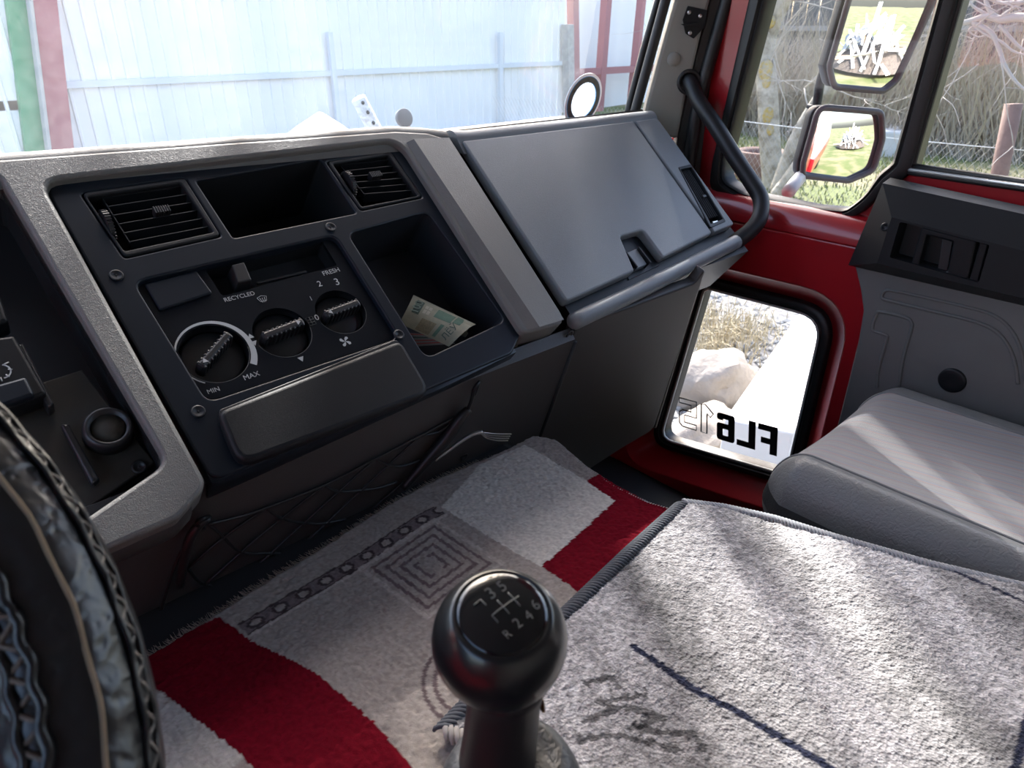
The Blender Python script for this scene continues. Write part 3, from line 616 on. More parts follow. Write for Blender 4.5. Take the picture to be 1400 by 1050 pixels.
# rounded edge and the panel below the lid
e0 = F1.w(.80, -.385, -.006); e1 = pl(1006, 331, F1.w(0, 0, -.004), F1.n)
ed = [e0, e0.lerp(e1, .33)+V((0, -.002, -.001)), e0.lerp(e1, .66), e1]
part('front_edge', tube(smoothpts([V((.787, e0.y+.004, e0.z-.004))]+ed, 6), .014, 14), mLid, gb)
yb, zb = e0.y-.006, e0.z-.008
DS = V((0, math.cos(math.radians(-67)), math.sin(math.radians(-67))))
PU = Fr((0, yb, zb), (1, 0, 0), -DS)
lp = [(.781, -.002), (1.172, -.002), PU.p(966, 366), PU.p(893, 588), PU.p(852, 612), (.781, PU.p(852, 612)[1]-.06)]
lp[1] = (lp[2][0]-.012, -.002)
part('lower_panel', auto(plate(PU, rnd(lp, [0, .01, .01, .02, .02, 0]), [], -.02, 0, .004)), mLower, gb, 'grey lower panel beneath the lid')
lr = [PU.w(*PU.p(982, 346), -.004), PU.w(*PU.p(902, 586), -.004)]
part('side_return', tube(smoothpts([PU.w(*PU.p(960, 388), -.012), PU.w(*PU.p(935, 460), -.008), PU.w(*PU.p(897, 585), -.008)], 4), .008, 8), mat('worn panel edge', (.12, .115, .105), .6), gb, 'pale edge strip of the lower panel')
part('seam', tube([FCN.w(.7785, -.006, -.001), FCN.w(.7785, -.33, -.001)], .0045, 8), mInner, gb)
inst('screw', scm, mMetal, gb, PU.mat(.001) @ Matrix.Translation((*PU.p(778, 456), 0)))
# ------------------------------------------------------------------ engine cover and mats
ZM = -.615
thing('engine_cover', box(.03, .70, -.8, .80, Zf, ZM-.008, .02), mat('engine cover', (.012, .012, .013), .8), 'black engine cover under the mats', 'cover')
def grid_mesh(P, cols, thick=.006, smooth=True):
    n, m = P.shape[:2]; vs = P.reshape(-1, 3)
    i = np.arange(n*m).reshape(n, m); q = np.stack([i[:-1, :-1], i[1:, :-1], i[1:, 1:], i[:-1, 1:]], -1).reshape(-1, 4)
    b = list(i[0, :])+list(i[1:, -1])+list(i[-1, -2::-1])+list(i[-2:0:-1, 0])
    nb = len(b); base = n*m; low = vs[b].copy(); low[:, 2] -= thick
    fs = q.tolist()+[[b[k], b[(k+1) % nb], base+(k+1) % nb, base+k] for k in range(nb)]
    me = bpy.data.meshes.new('grid'); me.from_pydata(np.vstack([vs, low]).tolist(), [], fs); me.update()
    c = np.vstack([cols.reshape(-1, 3), cols.reshape(-1, 3)[b]]); c = np.hstack([c, np.ones((len(c), 1))])
    at_ = me.color_attributes.new('pat', 'FLOAT_COLOR', 'POINT'); at_.data.foreach_set('color', c.astype(np.float32).ravel())
    if smooth: me.polygons.foreach_set('use_smooth', [True]*len(me.polygons))
    return me
def inpoly(X, Y, poly):
    r = np.zeros(X.shape, bool); n = len(poly)
    for i in range(n):
        x0, y0 = poly[i]; x1, y1 = poly[(i+1) % n]
        c = ((y0 > Y) != (y1 > Y)); 
        with np.errstate(divide='ignore', invalid='ignore'): xi = (x1-x0)*(Y-y0)/(y1-y0+1e-12)+x0
        r ^= c & (X < xi)
    return r
def vnoise(X, Y, sc, seed=0):               # smooth value noise on arrays
    r = np.random.default_rng(seed); T = r.random((256, 256)); x = X*sc+1000; y = Y*sc+1000
    xi = np.floor(x).astype(int); yi = np.floor(y).astype(int); fx = x-xi; fy = y-yi; fx = fx*fx*(3-2*fx); fy = fy*fy*(3-2*fy)
    g_ = lambda a, b: T[a % 256, b % 256]
    return (g_(xi, yi)*(1-fx)+g_(xi+1, yi)*fx)*(1-fy)+(g_(xi, yi+1)*(1-fx)+g_(xi+1, yi+1)*fx)*fy
def xy(px, z): return [tuple(onZ(x, y, z)[:2]) for x, y in px]
def polyline(P, n):
    P = np.array(P); d = np.r_[0, np.cumsum(np.linalg.norm(np.diff(P, axis=0), axis=1))]; t = np.linspace(0, d[-1], n)
    return np.stack([np.interp(t, d, P[:, k]) for k in range(P.shape[1])], -1)
fe = xy([(160, 928), (211, 896), (303, 839), (360, 801), (446, 750), (529, 696), (597, 659), (651, 637), (697, 623), (731, 608)], ZM)
re_ = xy([(731, 608), (760, 614), (800, 643), (843, 669), (886, 690), (923, 701), (1010, 760), (1080, 830)], ZM)
NX, NY = 340, 250
Fp = polyline(fe, NX); Gp = polyline(re_, NY)
P2 = Fp[:, None, :]+(Gp-Gp[0])[None, :, :]
s_ = np.linspace(0, 1, NX)[:, None]
left = np.stack([Fp[0, 0]+0*np.linspace(0, 1, NY), np.linspace(Fp[0, 1], Gp[-1, 1]-.12, NY)], -1)
P2 = P2*s_[..., None]+(Fp[:, None, :]+(left-left[0])[None])*(1-s_[..., None])
X, Y = P2[..., 0], P2[..., 1]
tau, lig, redc, dk = np.array([.30, .262, .235]), np.array([.50, .47, .425]), np.array([.13, .003, .010]), np.array([.06, .045, .045])
wob = (vnoise(X, Y, 300, 3)-.5)*.002; Xw, Yw = X+wob, Y+(vnoise(X, Y, 300, 4)-.5)*.002
Cc = np.ones((NX, NY, 3))*tau
Cc[inpoly(Xw, Yw, xy([(603, 698), (655, 640), (718, 620), (801, 663), (840, 690), (740, 779), (670, 738)], ZM))] = lig
Cc[inpoly(Xw, Yw, xy([(801, 663), (822, 652), (960, 690), (1010, 760), (900, 830), (794, 817), (740, 779), (840, 690)], ZM))] = redc
Cc[inpoly(Xw, Yw, xy([(150, 930), (205, 890), (300, 846), (345, 880), (430, 925), (480, 965), (520, 1000), (560, 1050), (600, 1100), (395, 1100), (335, 1040), (222, 948)], ZM))] = redc
Cc[inpoly(Xw, Yw, xy([(222, 950), (335, 1038), (270, 1100), (200, 1100), (190, 960)], ZM))] = lig*.85
# chain border
a, b = V(xy([(333, 864)], ZM)[0]), V(xy([(601, 702)], ZM)[0]); d = (b-a); L = d.length; d /= L; nn = V((-d.y, d.x))
U_ = (X-a.x)*d.x+(Y-a.y)*d.y; W_ = (X-a.x)*nn.x+(Y-a.y)*nn.y
inb = (U_ > 0) & (U_ < L) & (np.abs(W_) < .011); Cc[inb] = dk*2.2+.03
ph = (U_/L*9.5) % 1; rr_ = np.hypot((ph-.5)*L/9.5, W_*1.15)
Cc[inb & (rr_ < .0105)] = dk; Cc[inb & (rr_ < .0062)] = tau*1.05
Cc[(U_ > 0) & (U_ < L) & (np.abs(np.abs(W_)-.011) < .0013)] = dk
Cc[(U_ > 0) & (U_ < L) & (np.abs(W_+.015) < .002)] = tau*1.35
# square spiral motif
c = V(xy([(590, 776)], ZM)[0]); uu = (X-c.x)*d.x+(Y-c.y)*d.y; vv = (X-c.x)*nn.x+(Y-c.y)*nn.y; rs = np.maximum(np.abs(uu), np.abs(vv))
Cc[(rs < .062) & ((rs/.0125) % 1 < .36) & ~((np.abs(uu) < .007) & (rs < .025))] = dk*2.4
Cc[(rs > .060) & (rs < .066)] = tau*1.3
c3 = V(xy([(660, 930)], ZM)[0]); r3 = np.hypot(X-c3.x, Y-c3.y)
for k_ in (.05, .062): Cc[np.abs(r3-k_) < .0022] = dk*2
Z = ZM+vnoise(X, Y, 420, 1)*.0022+vnoise(X, Y, 190, 2)*.0014+vnoise(X, Y, 9, 6)*.006
cor = np.exp(-((X-Gp[0, 0])**2+(Y-Gp[0, 1])**2)/.09**2); Z += cor*.012
Cc = Cc*(.78+.44*vnoise(X, Y, 430, 9)[..., None])
mMat = mat('woven mat pile', (.3, .26, .23), .95, ('noise', 900, .6, .001), attr='pat', spec=.06)
pm = grid_mesh(np.dstack([X, Y, Z]), Cc)
lo_ = V((.4, .55, ZM-.006)); 
mt_ = root('patterned_mat', 'beige and red patterned mat with fringed edge in front of the gear lever', 'mat', lo_)
part('pile', pm, mMat, mt_)
fv, ff = [], []
def strand(p, q, wd):
    p, q = V(p), V(q); t = (q-p).normalized(); s = t.cross(V((0, 0, 1)))*wd; i = len(fv); fv.extend([p-s, p+s, q+s*.4, q-s*.4, (p+V((0, 0, .001))), q+V((0, 0, .0006))]); ff.extend([(i, i+4, i+5, i+3), (i+4, i+1, i+2, i+5), (i, i+3, i+2, i+1)])
for k in range(6, NX-2):
    for j in (0, .5):
        p = V((*Fp[k], ZM+.002)); t = V((*(Fp[k+1]-Fp[k-1]), 0)).normalized(); nrm = V((-t.y, t.x, 0))
        p = p+t*j*.002; strand(p, p+nrm*random.uniform(.006, .013)+t*random.uniform(-.004, .003)+V((0, 0, random.uniform(-.003, .002))), .0004)
fr_ = part('fringe', new_mesh('f', fv, ff), mat('fringe thread', (.34, .29, .24), .9), mt_, 'short loose fringe threads', kind='stuff')
fv, ff = [], []
for k in range(2, int(NY*.8), 2):
    p = V((*Gp[k], ZM+.003)); t = V((*(Gp[k+1]-Gp[k-1]), 0)).normalized(); o_ = V((t.y, -t.x, 0))*-1
    zc = .012*math.exp(-((Gp[k, 0]-Gp[0, 0])**2+(Gp[k, 1]-Gp[0, 1])**2)/.09**2)
    p.z += zc; strand(p+o_*-.004+V((0, 0, .003)), p+o_*.005+V((0, 0, -.002)), .0011)
part('overlock_stitches', new_mesh('f', fv, ff), mat('overlock thread', (.55, .52, .47), .9), mt_, 'pale overlocked edge stitches', kind='stuff')
# grey mat
ZG = -.598
fe2 = xy([(606, 1002), (640, 966), (700, 908), (780, 836), (860, 758), (935, 690)], ZG)
re2 = xy([(935, 690), (990, 697), (1060, 713), (1140, 738), (1270, 775), (1400, 806), (1600, 860), (1800, 912)], ZG)
NX, NY = 260, 330
Fp2 = polyline(fe2, NX); Gp2 = polyline(re2, NY)
left = polyline(xy([(606, 1002), (640, 1016), (680, 1040), (760, 1120), (900, 1260), (1100, 1500)], ZG), NY)
s_ = np.linspace(0, 1, NX)[:, None, None]
P2 = (Fp2[:, None, :]-Fp2[-1]+Gp2[None])*s_+(Fp2[:, None, :]-Fp2[0]+left[None])*(1-s_)
X, Y = P2[..., 0], P2[..., 1]
d1 = V((-.42, -.9)).normalized(); al = X*d1.x+Y*d1.y; ac = -X*d1.y+Y*d1.x
band = vnoise(ac*1.0, al*.30, 11, 21)*.6+vnoise(ac, al*.35, 24, 22)*.3+vnoise(X, Y, 60, 23)*.2
val = np.clip(.235+.75*(band-.35), .17, .6)
Cc = val[..., None]*np.array([1.0, .965, .955])
def seg_d(px):
    best = np.full(X.shape, 9.)
    q = xy(px, ZG)
    for (x0, y0), (x1, y1) in zip(q[:-1], q[1:]):
        dx, dy = x1-x0, y1-y0; t = np.clip(((X-x0)*dx+(Y-y0)*dy)/(dx*dx+dy*dy), 0, 1); best = np.minimum(best, np.hypot(X-x0-t*dx, Y-y0-t*dy))
    return best
navy = np.array([.022, .026, .05])
for px, wd in (([(866, 890), (905, 918), (950, 950), (1030, 992), (1130, 1052), (1200, 1100)], .0042), ([(1300, 785), (1350, 808), (1402, 832), (1480, 870)], .003), ([(1402, 985), (1386, 1052), (1378, 1100)], .004)):
    Cc[seg_d(px)+(vnoise(X, Y, 300, 8)-.5)*.003 < wd] = navy
for px in ([(800, 940), (835, 930), (845, 945)], [(800, 990), (850, 970), (905, 985), (860, 1000)], [(790, 1015), (850, 1010), (930, 1030)], [(820, 965), (880, 955)], [(870, 1000), (950, 1010), (960, 1030)]):
    mm = seg_d(px)+(vnoise(X, Y, 240, 18)-.5)*.006 < .0035; Cc[mm] = Cc[mm]*.35
Cc = Cc*(.5+.9*vnoise(X, Y, 300, 19)[..., None])
Z = ZG+vnoise(X, Y, 330, 11)*.0020+vnoise(X, Y, 150, 12)*.0009+vnoise(X, Y, 12, 13)*.007
gm = root('grey_mat', 'light grey shaggy mat with bound edge on the engine cover', 'mat', (.6, .2, ZG-.008))
part('pile', grid_mesh(np.dstack([X, Y, Z]), Cc, .014), mat('grey pile', (.5, .48, .48), .95, ('weave', 330, .9, .0018), attr='pat', spec=.08, sheen=.1), gm)
def binding(P, r, pitch, zc, mats, name, lab):
    q = [V((p[0], p[1], zc)) for p in P]; ln = sum((q[i+1]-q[i]).length for i in range(len(q)-1)); n = int(ln/pitch); Q = polyline([tuple(p) for p in q], n*6+1)
    vs, fs = [], []
    for i in range(n):                      # one bean-like wrap after another, leaning along the edge
        a_ = V(Q[i*6]); b_ = V(Q[i*6+6]); t = (b_-a_).normalized(); sd = V((t.y, -t.x, 0)); c_ = (a_+b_)/2
        pts = []
        for k in range(7):
            a2 = math.pi*(k/6-.0); pts.append(c_+sd*math.cos(a2)*r+V((0, 0, math.sin(a2)*r*.8))+t*math.cos(a2)*r*.75)
        mm = tube(pts, lambda t_: pitch*.56*(.6+.4*math.sin(math.pi*t_)), 6)
        o0 = len(vs); vs += [v.co.copy() for v in mm.vertices]; fs += [tuple(o0+j for j in p_.vertices) for p_ in mm.polygons]; bpy.data.meshes.remove(mm)
    return part(name, new_mesh('b', vs, fs, True), mats, gm, lab, kind='stuff')
binding(Fp2[::4], .0085, .0052, ZG+.0005, mat('grey blue yarn', (.075, .082, .095), .85), 'front_binding', 'grey blue wrapped yarn edge')
binding(Gp2[::5], .006, .0046, ZG+.002, mat('pale yarn', (.3, .31, .33), .85), 'side_binding', 'pale wrapped yarn edge')
binding(left[::5], .0075, .006, ZG+.001, mat('cream yarn', (.36, .33, .3), .85), 'side_binding', 'cream wrapped yarn edge')
# ------------------------------------------------------------------ gear lever
KC = atd(683, 873, .362); KR = .0343
gl_ = root('gear_lever', 'black gear lever with a round knob and shift pattern', 'gear lever', KC+V((.01, .0, -.26)))
vd = (-KC).normalized(); upv = (V((0, 0, 1))-vd*vd.z).normalized(); tilt = math.radians(25)
ax = (vd*math.cos(tilt)+upv*math.sin(tilt)+V((.08, 0, 0))).normalized()
FK = Fr(KC, (V((1, 0, 0))-ax*ax.x), ax.cross(V((1, 0, 0)))); mk = FK.mat(0)
prof_k = [(.001, -KR*.98)]+[(KR*math.sin(math.radians(a)), KR*math.cos(math.radians(a))) for a in range(168, 41, -6)]+[(KR*.655, KR*.735), (KR*.65, KR*.72), (.001, KR*.72)]
kb = part('knob', lathe(prof_k[:], mk, 64), mKnob, gl_, 'round black knob')
R2 = .05
capr = KR*.645; hz = lambda r: KR*.735+ (math.sqrt(R2**2-r*r)-math.sqrt(R2**2-capr**2))
capo = part('shift_cap', lathe([(capr, KR*.70), (capr, KR*.728)]+[(r, hz(r)) for r in (capr*.985, capr*.9, capr*.7, capr*.5, capr*.3, capr*.1, .0003)], mk, 64), mat('cap gloss', (.006, .007, .009), .12, coat=.4), kb)
def capw(u, v): return FK.w(u, v, hz(math.hypot(u, v))+.0003)
def kline(pts):
    P = []
    for (a, b), (c_, d_) in zip(pts[:-1], pts[1:]): P += [capw(a+(c_-a)*k/5, b+(d_-b)*k/5) for k in range(5)]
    P.append(capw(*pts[-1])); return tube(P, .0003, 4)
s = .0046
part('shift_pattern', join(kline([(-1.5*s, -s*.0), (2.2*s, 0)]), kline([(0, s), (0, -s)]), kline([(1.5*s, s), (1.5*s, -s)]), kline([(-1.5*s, 0), (-1.5*s, -s)]), kline([(-2.1*s, 2.2*s), (-1.2*s, 2.2*s)]), kline([(-1.2*s, 2.2*s), (-1.2*s, 1.3*s)])), mDim, capo, 'fine gate lines')
for ch, u, v in (('R', -1.5*s, -2.5*s), ('2', 0, -2.4*s), ('4', 1.5*s, -2.4*s), ('6', 3.0*s, -1.9*s), ('3', 0, 1.8*s), ('5', 1.5*s, 1.8*s)):
    fh = Fr(capw(u, v), FK.u, FK.v); part('figure', textm(ch, fh, (-.0014, -.0018), (.0016, -.0018), .0002, 1.1), mDim, capo)
nk = KC+V((.0045, -.004, 0)); 
lean = Matrix.Translation(nk) @ Matrix.Rotation(math.radians(3), 4, 'Y') @ Matrix.Rotation(math.radians(4), 4, 'X')
part('shaft', lathe([(.023, -.022), (.0205, -.034), (.0195, -.045), (.0205, -.075), (.0225, -.11), (.023, -.24)], lean, 36), mKnobS, gl_)
part('collar', lathe([(.024, -.095), (.0275, -.092), (.036, -.1), (.041, -.112), (.045, -.14), (.052, -.2), (.07, -.25)], Matrix.Translation(nk), 40), mat('boot vinyl', (.05, .052, .055), .5, ('leather', 250, .6, .0012)), gl_, 'grey rubber boot')
part('boot_skirt', lathe([(.05, -.17), (.058, -.18), (.085, -.235), (.09, -.25)], Matrix.Translation(nk), 40), mRubber, gl_)
part('worn_spot', lathe([(.0055, 0), (.005, .0008), (.0003, .001)], Fr(lean @ V((.017, -.0118, -.049)), (0, 0, 1), (.4, .9, 0)).mat(.0), 14), mat('worn amber', (.22, .12, .04), .6), gl_)
# ------------------------------------------------------------------ steering wheel
WC = V((-.217, .276, -.201)); WT = math.radians(45); WR, wr_ = .225, .0275
swl = root('steering_wheel', 'steering wheel in a laced black leather cover', 'steering wheel', WC+V((0, .15, -.35)))
wu, wv = V((1, 0, 0)), V((0, math.cos(WT), math.sin(WT))); wn = wu.cross(wv)
def wp(a, b, r=wr_): return WC+(wu*math.cos(a)+wv*math.sin(a))*(WR+r*math.cos(b))+wn*(r*math.sin(b))
NA, NB = 200, 28
vs = []; fs = []
for i in range(NA):
    a = 2*math.pi*i/NA
    for k in range(NB):
        b = 2*math.pi*k/NB; r = wr_*(1+.02*math.sin(a*60)*max(0, math.cos((b-1.25)*1))); 
        for s0 in (.95, 1.75): r -= .0018*math.exp(-((b-s0)/.12)**2)
        vs.append(wp(a, b, r))
for i in range(NA):
    for k in range(NB): fs.append((i*NB+k, ((i+1) % NA)*NB+k, ((i+1) % NA)*NB+(k+1) % NB, i*NB+(k+1) % NB))
part('rim', new_mesh('rim', vs, fs, True), mLeather, swl, 'fat leather covered rim')
def seam(b0, amp, nper, r, m, nm, lab):
    pts = []
    n_ = int(nper*6)
    for i in range(n_):
        a = 2*math.pi*i/n_; pts.append(wp(a, b0+amp*math.sin(a*nper), wr_*1.005+.0004*math.cos(a*nper)))
    return part(nm, tube(pts, r, 5, True), m, swl, lab)
seam(1.30, .015, 40, .0010, mThread, 'tan_seam', 'tan sewing line along the cover')
seam(.62, .09, 140, .0008, mat('grey lace', (.16, .15, .145), .6), 'edge_lace', 'grey lacing near the outer edge')
seam(.72, .02, 60, .0012, mLeather, 'seam_fold', None); seam(.5, .02, 60, .0012, mLeather, 'seam_fold', None)
seam(2.05, .12, 110, .0012, mat('brown lace', (.13, .105, .09), .7), 'inner_lace', 'brown lacing on the inner side')
seam(1.92, .03, 90, .0022, mLeather, 'seam_fold', None); seam(2.2, .03, 90, .0022, mLeather, 'seam_fold', None)
part('hub', lathe([(.07, -.05), (.075, -.02), (.06, -.005), (.001, 0)], Fr(WC, wu, wv).mat(0), 32), mDark, swl)
for a in (2.6, .55-math.pi*.0+3.6, -math.pi/2): part('spoke', tube([WC-wn*.03+(wu*math.cos(a)+wv*math.sin(a))*.06, WC-wn*.015+(wu*math.cos(a)+wv*math.sin(a))*.15, WC+(wu*math.cos(a)+wv*math.sin(a))*.215], .016, 10), mDark, swl)
# ------------------------------------------------------------------ passenger seat
ST = -.60
st = root('passenger_seat', 'grey passenger seat with striped fabric and vinyl bolsters', 'seat', (1.15, .1, Zf))
SX0, SX1, SYF, SYR = .915, 1.365, .44, -.30
def shoulder(t): return math.sqrt(max(0, 1-(1-t)**2)) if t < 1 else 1
def seat_z(x, y):
    rx = .05; e = min(x-SX0, SX1-x); zx = shoulder(max(0, e)/rx); ef = SYF-y; zf = shoulder(max(0, ef)/.06)
    bol = .010*math.exp(-((x-SX0-.045)/.03)**2)+.010*math.exp(-((x-SX1+.045)/.03)**2)
    return ST-.062+.062*min(zx, zf)*(.55+.45*min(zx, zf))+bol*min(zx, zf)-.010*math.exp(-((x-(SX0+SX1)/2)/.14)**2)
def seat_pt(s, t):                          # rounded plan: corners pulled in at the front
    x = SX0+(SX1-SX0)*s; y = SYR+(SYF-SYR)*t
    cx = min(s, 1-s)*(SX1-SX0); cut = .05*(1-min(1, cx/.07))**2; y2 = SYR+(SYF-cut-SYR)*t
    return V((x, y2, 0)), y
def seat_panel(s0, s1, ns, nt_=70, lift=0):
    vs, fs = [], []
    for i in range(ns+1):
        s = s0+(s1-s0)*i/ns
        for j in range(nt_+1):
            t = 1-(1-j/nt_)**1.7; p, y = seat_pt(s, t); p.z = seat_z(p.x if 0 < s < 1 else p.x, y)+lift; vs.append(p)
    for i in range(ns):
        for j in range(nt_): fs.append((i*(nt_+1)+j, (i+1)*(nt_+1)+j, (i+1)*(nt_+1)+j+1, i*(nt_+1)+j+1))
    return new_mesh('s', vs, fs, True)
mFab = mat('striped fabric', (.3, .29, .285), .9, ('weave', 900, .5, .0008))
def stripe_nodes(m):
    t = m.node_tree; N = t.nodes; L = t.links; b = N['Principled BSDF']
    tc = N.new('ShaderNodeTexCoord'); mp = N.new('ShaderNodeMapping'); mp.inputs['Rotation'].default_value = (0, 0, math.radians(-12)); L.new(tc.outputs['Object'], mp.inputs[0])
    cols = []
    base = (.37, .36, .35)
    prev = None
    for sc, off, c in ((13.0, 0.0, (.31, .335, .37)), (13.0, 1.2, (.41, .32, .30)), (27, 2.4, (.33, .325, .32))):
        wv_ = N.new('ShaderNodeTexWave'); wv_.bands_direction = 'X'; wv_.inputs['Scale'].default_value = sc; wv_.inputs['Distortion'].default_value = 1.5; wv_.inputs['Detail'].default_value = 2; wv_.inputs['Detail Scale'].default_value = .6; wv_.inputs['Phase Offset'].default_value = off
        L.new(mp.outputs[0], wv_.inputs[0]); rp = N.new('ShaderNodeValToRGB'); rp.color_ramp.elements[0].position = .9; rp.color_ramp.elements[1].position = .98; L.new(wv_.outputs['Fac'], rp.inputs[0])
        mx = N.new('ShaderNodeMix'); mx.data_type = 'RGBA'; L.new(rp.outputs[0], mx.inputs[0])
        if prev: L.new(prev, mx.inputs[6])
        else: mx.inputs[6].default_value = (*base, 1)
        mx.inputs[7].default_value = (*c, 1); prev = mx.outputs[2]
    L.new(prev, b.inputs['Base Color'])
stripe_nodes(mFab)
part('left_bolster', seat_panel(0, .15, 12), mVinyl, st, 'grey vinyl bolster'); part('right_bolster', seat_panel(.85, 1, 12), mVinyl, st, 'grey vinyl bolster')
part('fabric_panel', seat_panel(.15, .85, 34, lift=.0006), mFab, st, 'striped grey fabric')
for s in (.15, .85):
    pts = []
    for j in range(50): p, y = seat_pt(s, 1-(1-j/49)**1.7); p.z = seat_z(p.x, y)+.001; pts.append(p)
    part('piping', tube(pts, .0022, 6), mVinyl, st)
low = []
for k in range(41): p, y = seat_pt(k/40, 1); low.append(p)
ring = [V((SX0, SYR, 0))]+low+[V((SX1, SYR, 0))]
def rg(z, off): 
    c = V((1.14, .1, 0)); return [V((p.x+(off if p.x < c.x-.1 else (-off if p.x > c.x+.1 else 0)), p.y-(off if p.y > .3 else 0), z)) for p in ring]
rings = [rg(ST-.060, 0), rg(ST-.085, -.004), rg(ST-.088, .002), rg(ST-.092, .002), rg(ST-.096, -.003), rg(ST-.13, .004), rg(ST-.16, .02)]
vs = [v for r in rings for v in r]; n = len(ring); fs = []
for i in range(len(rings)-1):
    for k in range(n-1): fs.append((i*n+k, i*n+k+1, (i+1)*n+k+1, (i+1)*n+k))
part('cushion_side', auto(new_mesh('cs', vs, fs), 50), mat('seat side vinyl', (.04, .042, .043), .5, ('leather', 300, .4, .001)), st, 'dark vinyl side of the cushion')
part('seat_base', box(.96, 1.32, -.25, .36, Zf, ST-.15, .02), mDark, st)
bk = []
for i in range(13):
    z = ST-.05+.75*i/12; wd = .22-.02*(i/12)**3; y = -.30-.16*(i/12)
    bk.append([V((1.14+wd*math.cos(a)*(abs(math.cos(a))**-.45 if abs(math.cos(a)) > .01 else 1), y+.06*math.sin(a), z)) for a in [2*math.pi*k/24 for k in range(24)]])
vs = [v for r in bk for v in r]; fs = [(i*24+k, i*24+(k+1) % 24, (i+1)*24+(k+1) % 24, (i+1)*24+k) for i in range(12) for k in range(24)]+[tuple(range(24)), tuple(12*24+k for k in range(23, -1, -1))]
part('backrest', auto(new_mesh('bk', vs, fs), 50), mFab, st)
# ------------------------------------------------------------------ banknotes in the pocket
FPK = F1.sh(-.035)
bn0, bn1 = pl(565, 404, F1.w(0, 0, -.045), F1.n), pl(650, 444, F1.w(0, 0, -.012), F1.n)   # ridge of the rolled note
bo0, bo1 = pl(546, 442, F1.w(0, 0, -.05), F1.n), pl(614, 474, F1.w(0, 0, -.02), F1.n)
nb = root('banknote', 'green and cream banknote curled into a loose roll in the pocket', 'banknote', (bn0+bn1+bo0+bo1)/4+V((0, 0, -.02)))
tn = F1.n
def note(s, t, off=0):                      # s along the roll, t across the curl
    a = bn0.lerp(bn1, s); b = bo0.lerp(bo1, s); q = a.lerp(b, t)
    lift = math.sin(math.pi*min(1, max(0, t)))*.012*(.6+.6*s)
    return q+tn*(lift+off)
def note_patch(s0, s1, t0, t1, off, n=16, m=16):
    vs = [note(s0+(s1-s0)*i/n, t0+(t1-t0)*j/m, off) for i in range(n+1) for j in range(m+1)]
    return new_mesh('n', vs, [(i*(m+1)+j, (i+1)*(m+1)+j, (i+1)*(m+1)+j+1, i*(m+1)+j+1) for i in range(n) for j in range(m)], True)
mPaper = mat('banknote paper', (.25, .232, .165), .8, ('noise', 300, .2, .0005), var=((.19, .19, .14), 90, .2))
mGreen = mat('note green', (.045, .1, .07), .8, var=((.08, .14, .1), 300, .25)); mBrown = mat('note brown', (.1, .085, .05), .8, var=((.2, .17, .1), 400, .2)); mDkG = mat('note dark green', (.025, .05, .04), .8, var=((.07, .1, .08), 400, .2))
pb = part('paper', note_patch(0, 1, -.02, 1, 0), mPaper, nb)
curl = []
for i in range(9):
    s = .86+.14*i/8
    for j in range(15):
        a = 2*math.pi*.85*j/14; base_ = note(s, .25); curl.append(base_+tn*(-.011+.011*math.cos(a))+(bo0-bn0).normalized()*(-.011*math.sin(a)))
part('inner_curl', new_mesh('c', curl, [(i*15+j, (i+1)*15+j, (i+1)*15+j+1, i*15+j+1) for i in range(8) for j in range(14)], True), mPaper, nb)
for (s0, s1, t0, t1), m_ in (((.09, .21, .1, .62), mDkG), ((.44, .72, .12, .5), mGreen), ((.74, .86, .06, .45), mGreen), ((.3, .56, .66, .97), mBrown), ((.62, .68, .62, .95), mGreen), ((.87, .96, -.0, .16), mDkG)):
    part('print', note_patch(s0, s1, t0, t1, .0004, 8, 8), m_, nb)
for i_, (s0, t0) in enumerate(((.25, .2), (.31, .2), (.25, .38), (.31, .38))): part('print', note_patch(s0, s0+.048, t0, t0+.14, .0004, 3, 3), mat('note cream', (.33, .31, .24), .8) if i_ == 0 else bpy.data.materials['note cream'], nb)
q0, q1 = note(.83, .92, .0008), note(.83, .5, .0008); uu_ = (q1-q0); nn_ = (q0-note(.9, .92)).cross(uu_)
FN = Fr(q0, uu_, note(.75, .7)-note(.9, .7)); part('lettering', textm('ЛЁЎ', FN, (0, -.004), (uu_.length, -.004), .0012, 1.0), mDkG, nb)
FN2 = Fr(note(.19, .58, .0014), note(.19, .14)-note(.19, .58), note(.1, .4)-note(.2, .4)); part('lettering', textm('100', FN2, (0, 0), ((note(.19, .14)-note(.19, .58)).length, 0), .0012, .9), mat('note pale green', (.14, .19, .15), .8), nb)
bpts = [pl(x, y, F1.w(0, 0, -.066), F1.n) for x, y in ((553, 455), (590, 458), (622, 470), (566, 474))]
fb = root('banknote', 'flat red striped banknote lying under the green roll', 'banknote', sum(bpts, V())/4)
part('paper', prism(bpts, tn*.001), mat('note pale', (.2, .19, .175), .8), fb)
def quad_at(s0, s1, t0, t1): return [bpts[0].lerp(bpts[1], s).lerp(bpts[3].lerp(bpts[2], s), t)+tn*.0013 for s, t in ((s0, t0), (s1, t0), (s1, t1), (s0, t1))]
for t in (.05, .55, .78): part('print', new_mesh('p', quad_at(.02, .98, t, t+.1), [(0, 1, 2, 3)]), bpy.data.materials.get('note red') or mat('note red', (.3, .06, .05), .8), fb)
for t in (.3, ): part('print', new_mesh('p', quad_at(.1, .6, t, t+.12), [(0, 1, 2, 3)]), mDkG, fb)
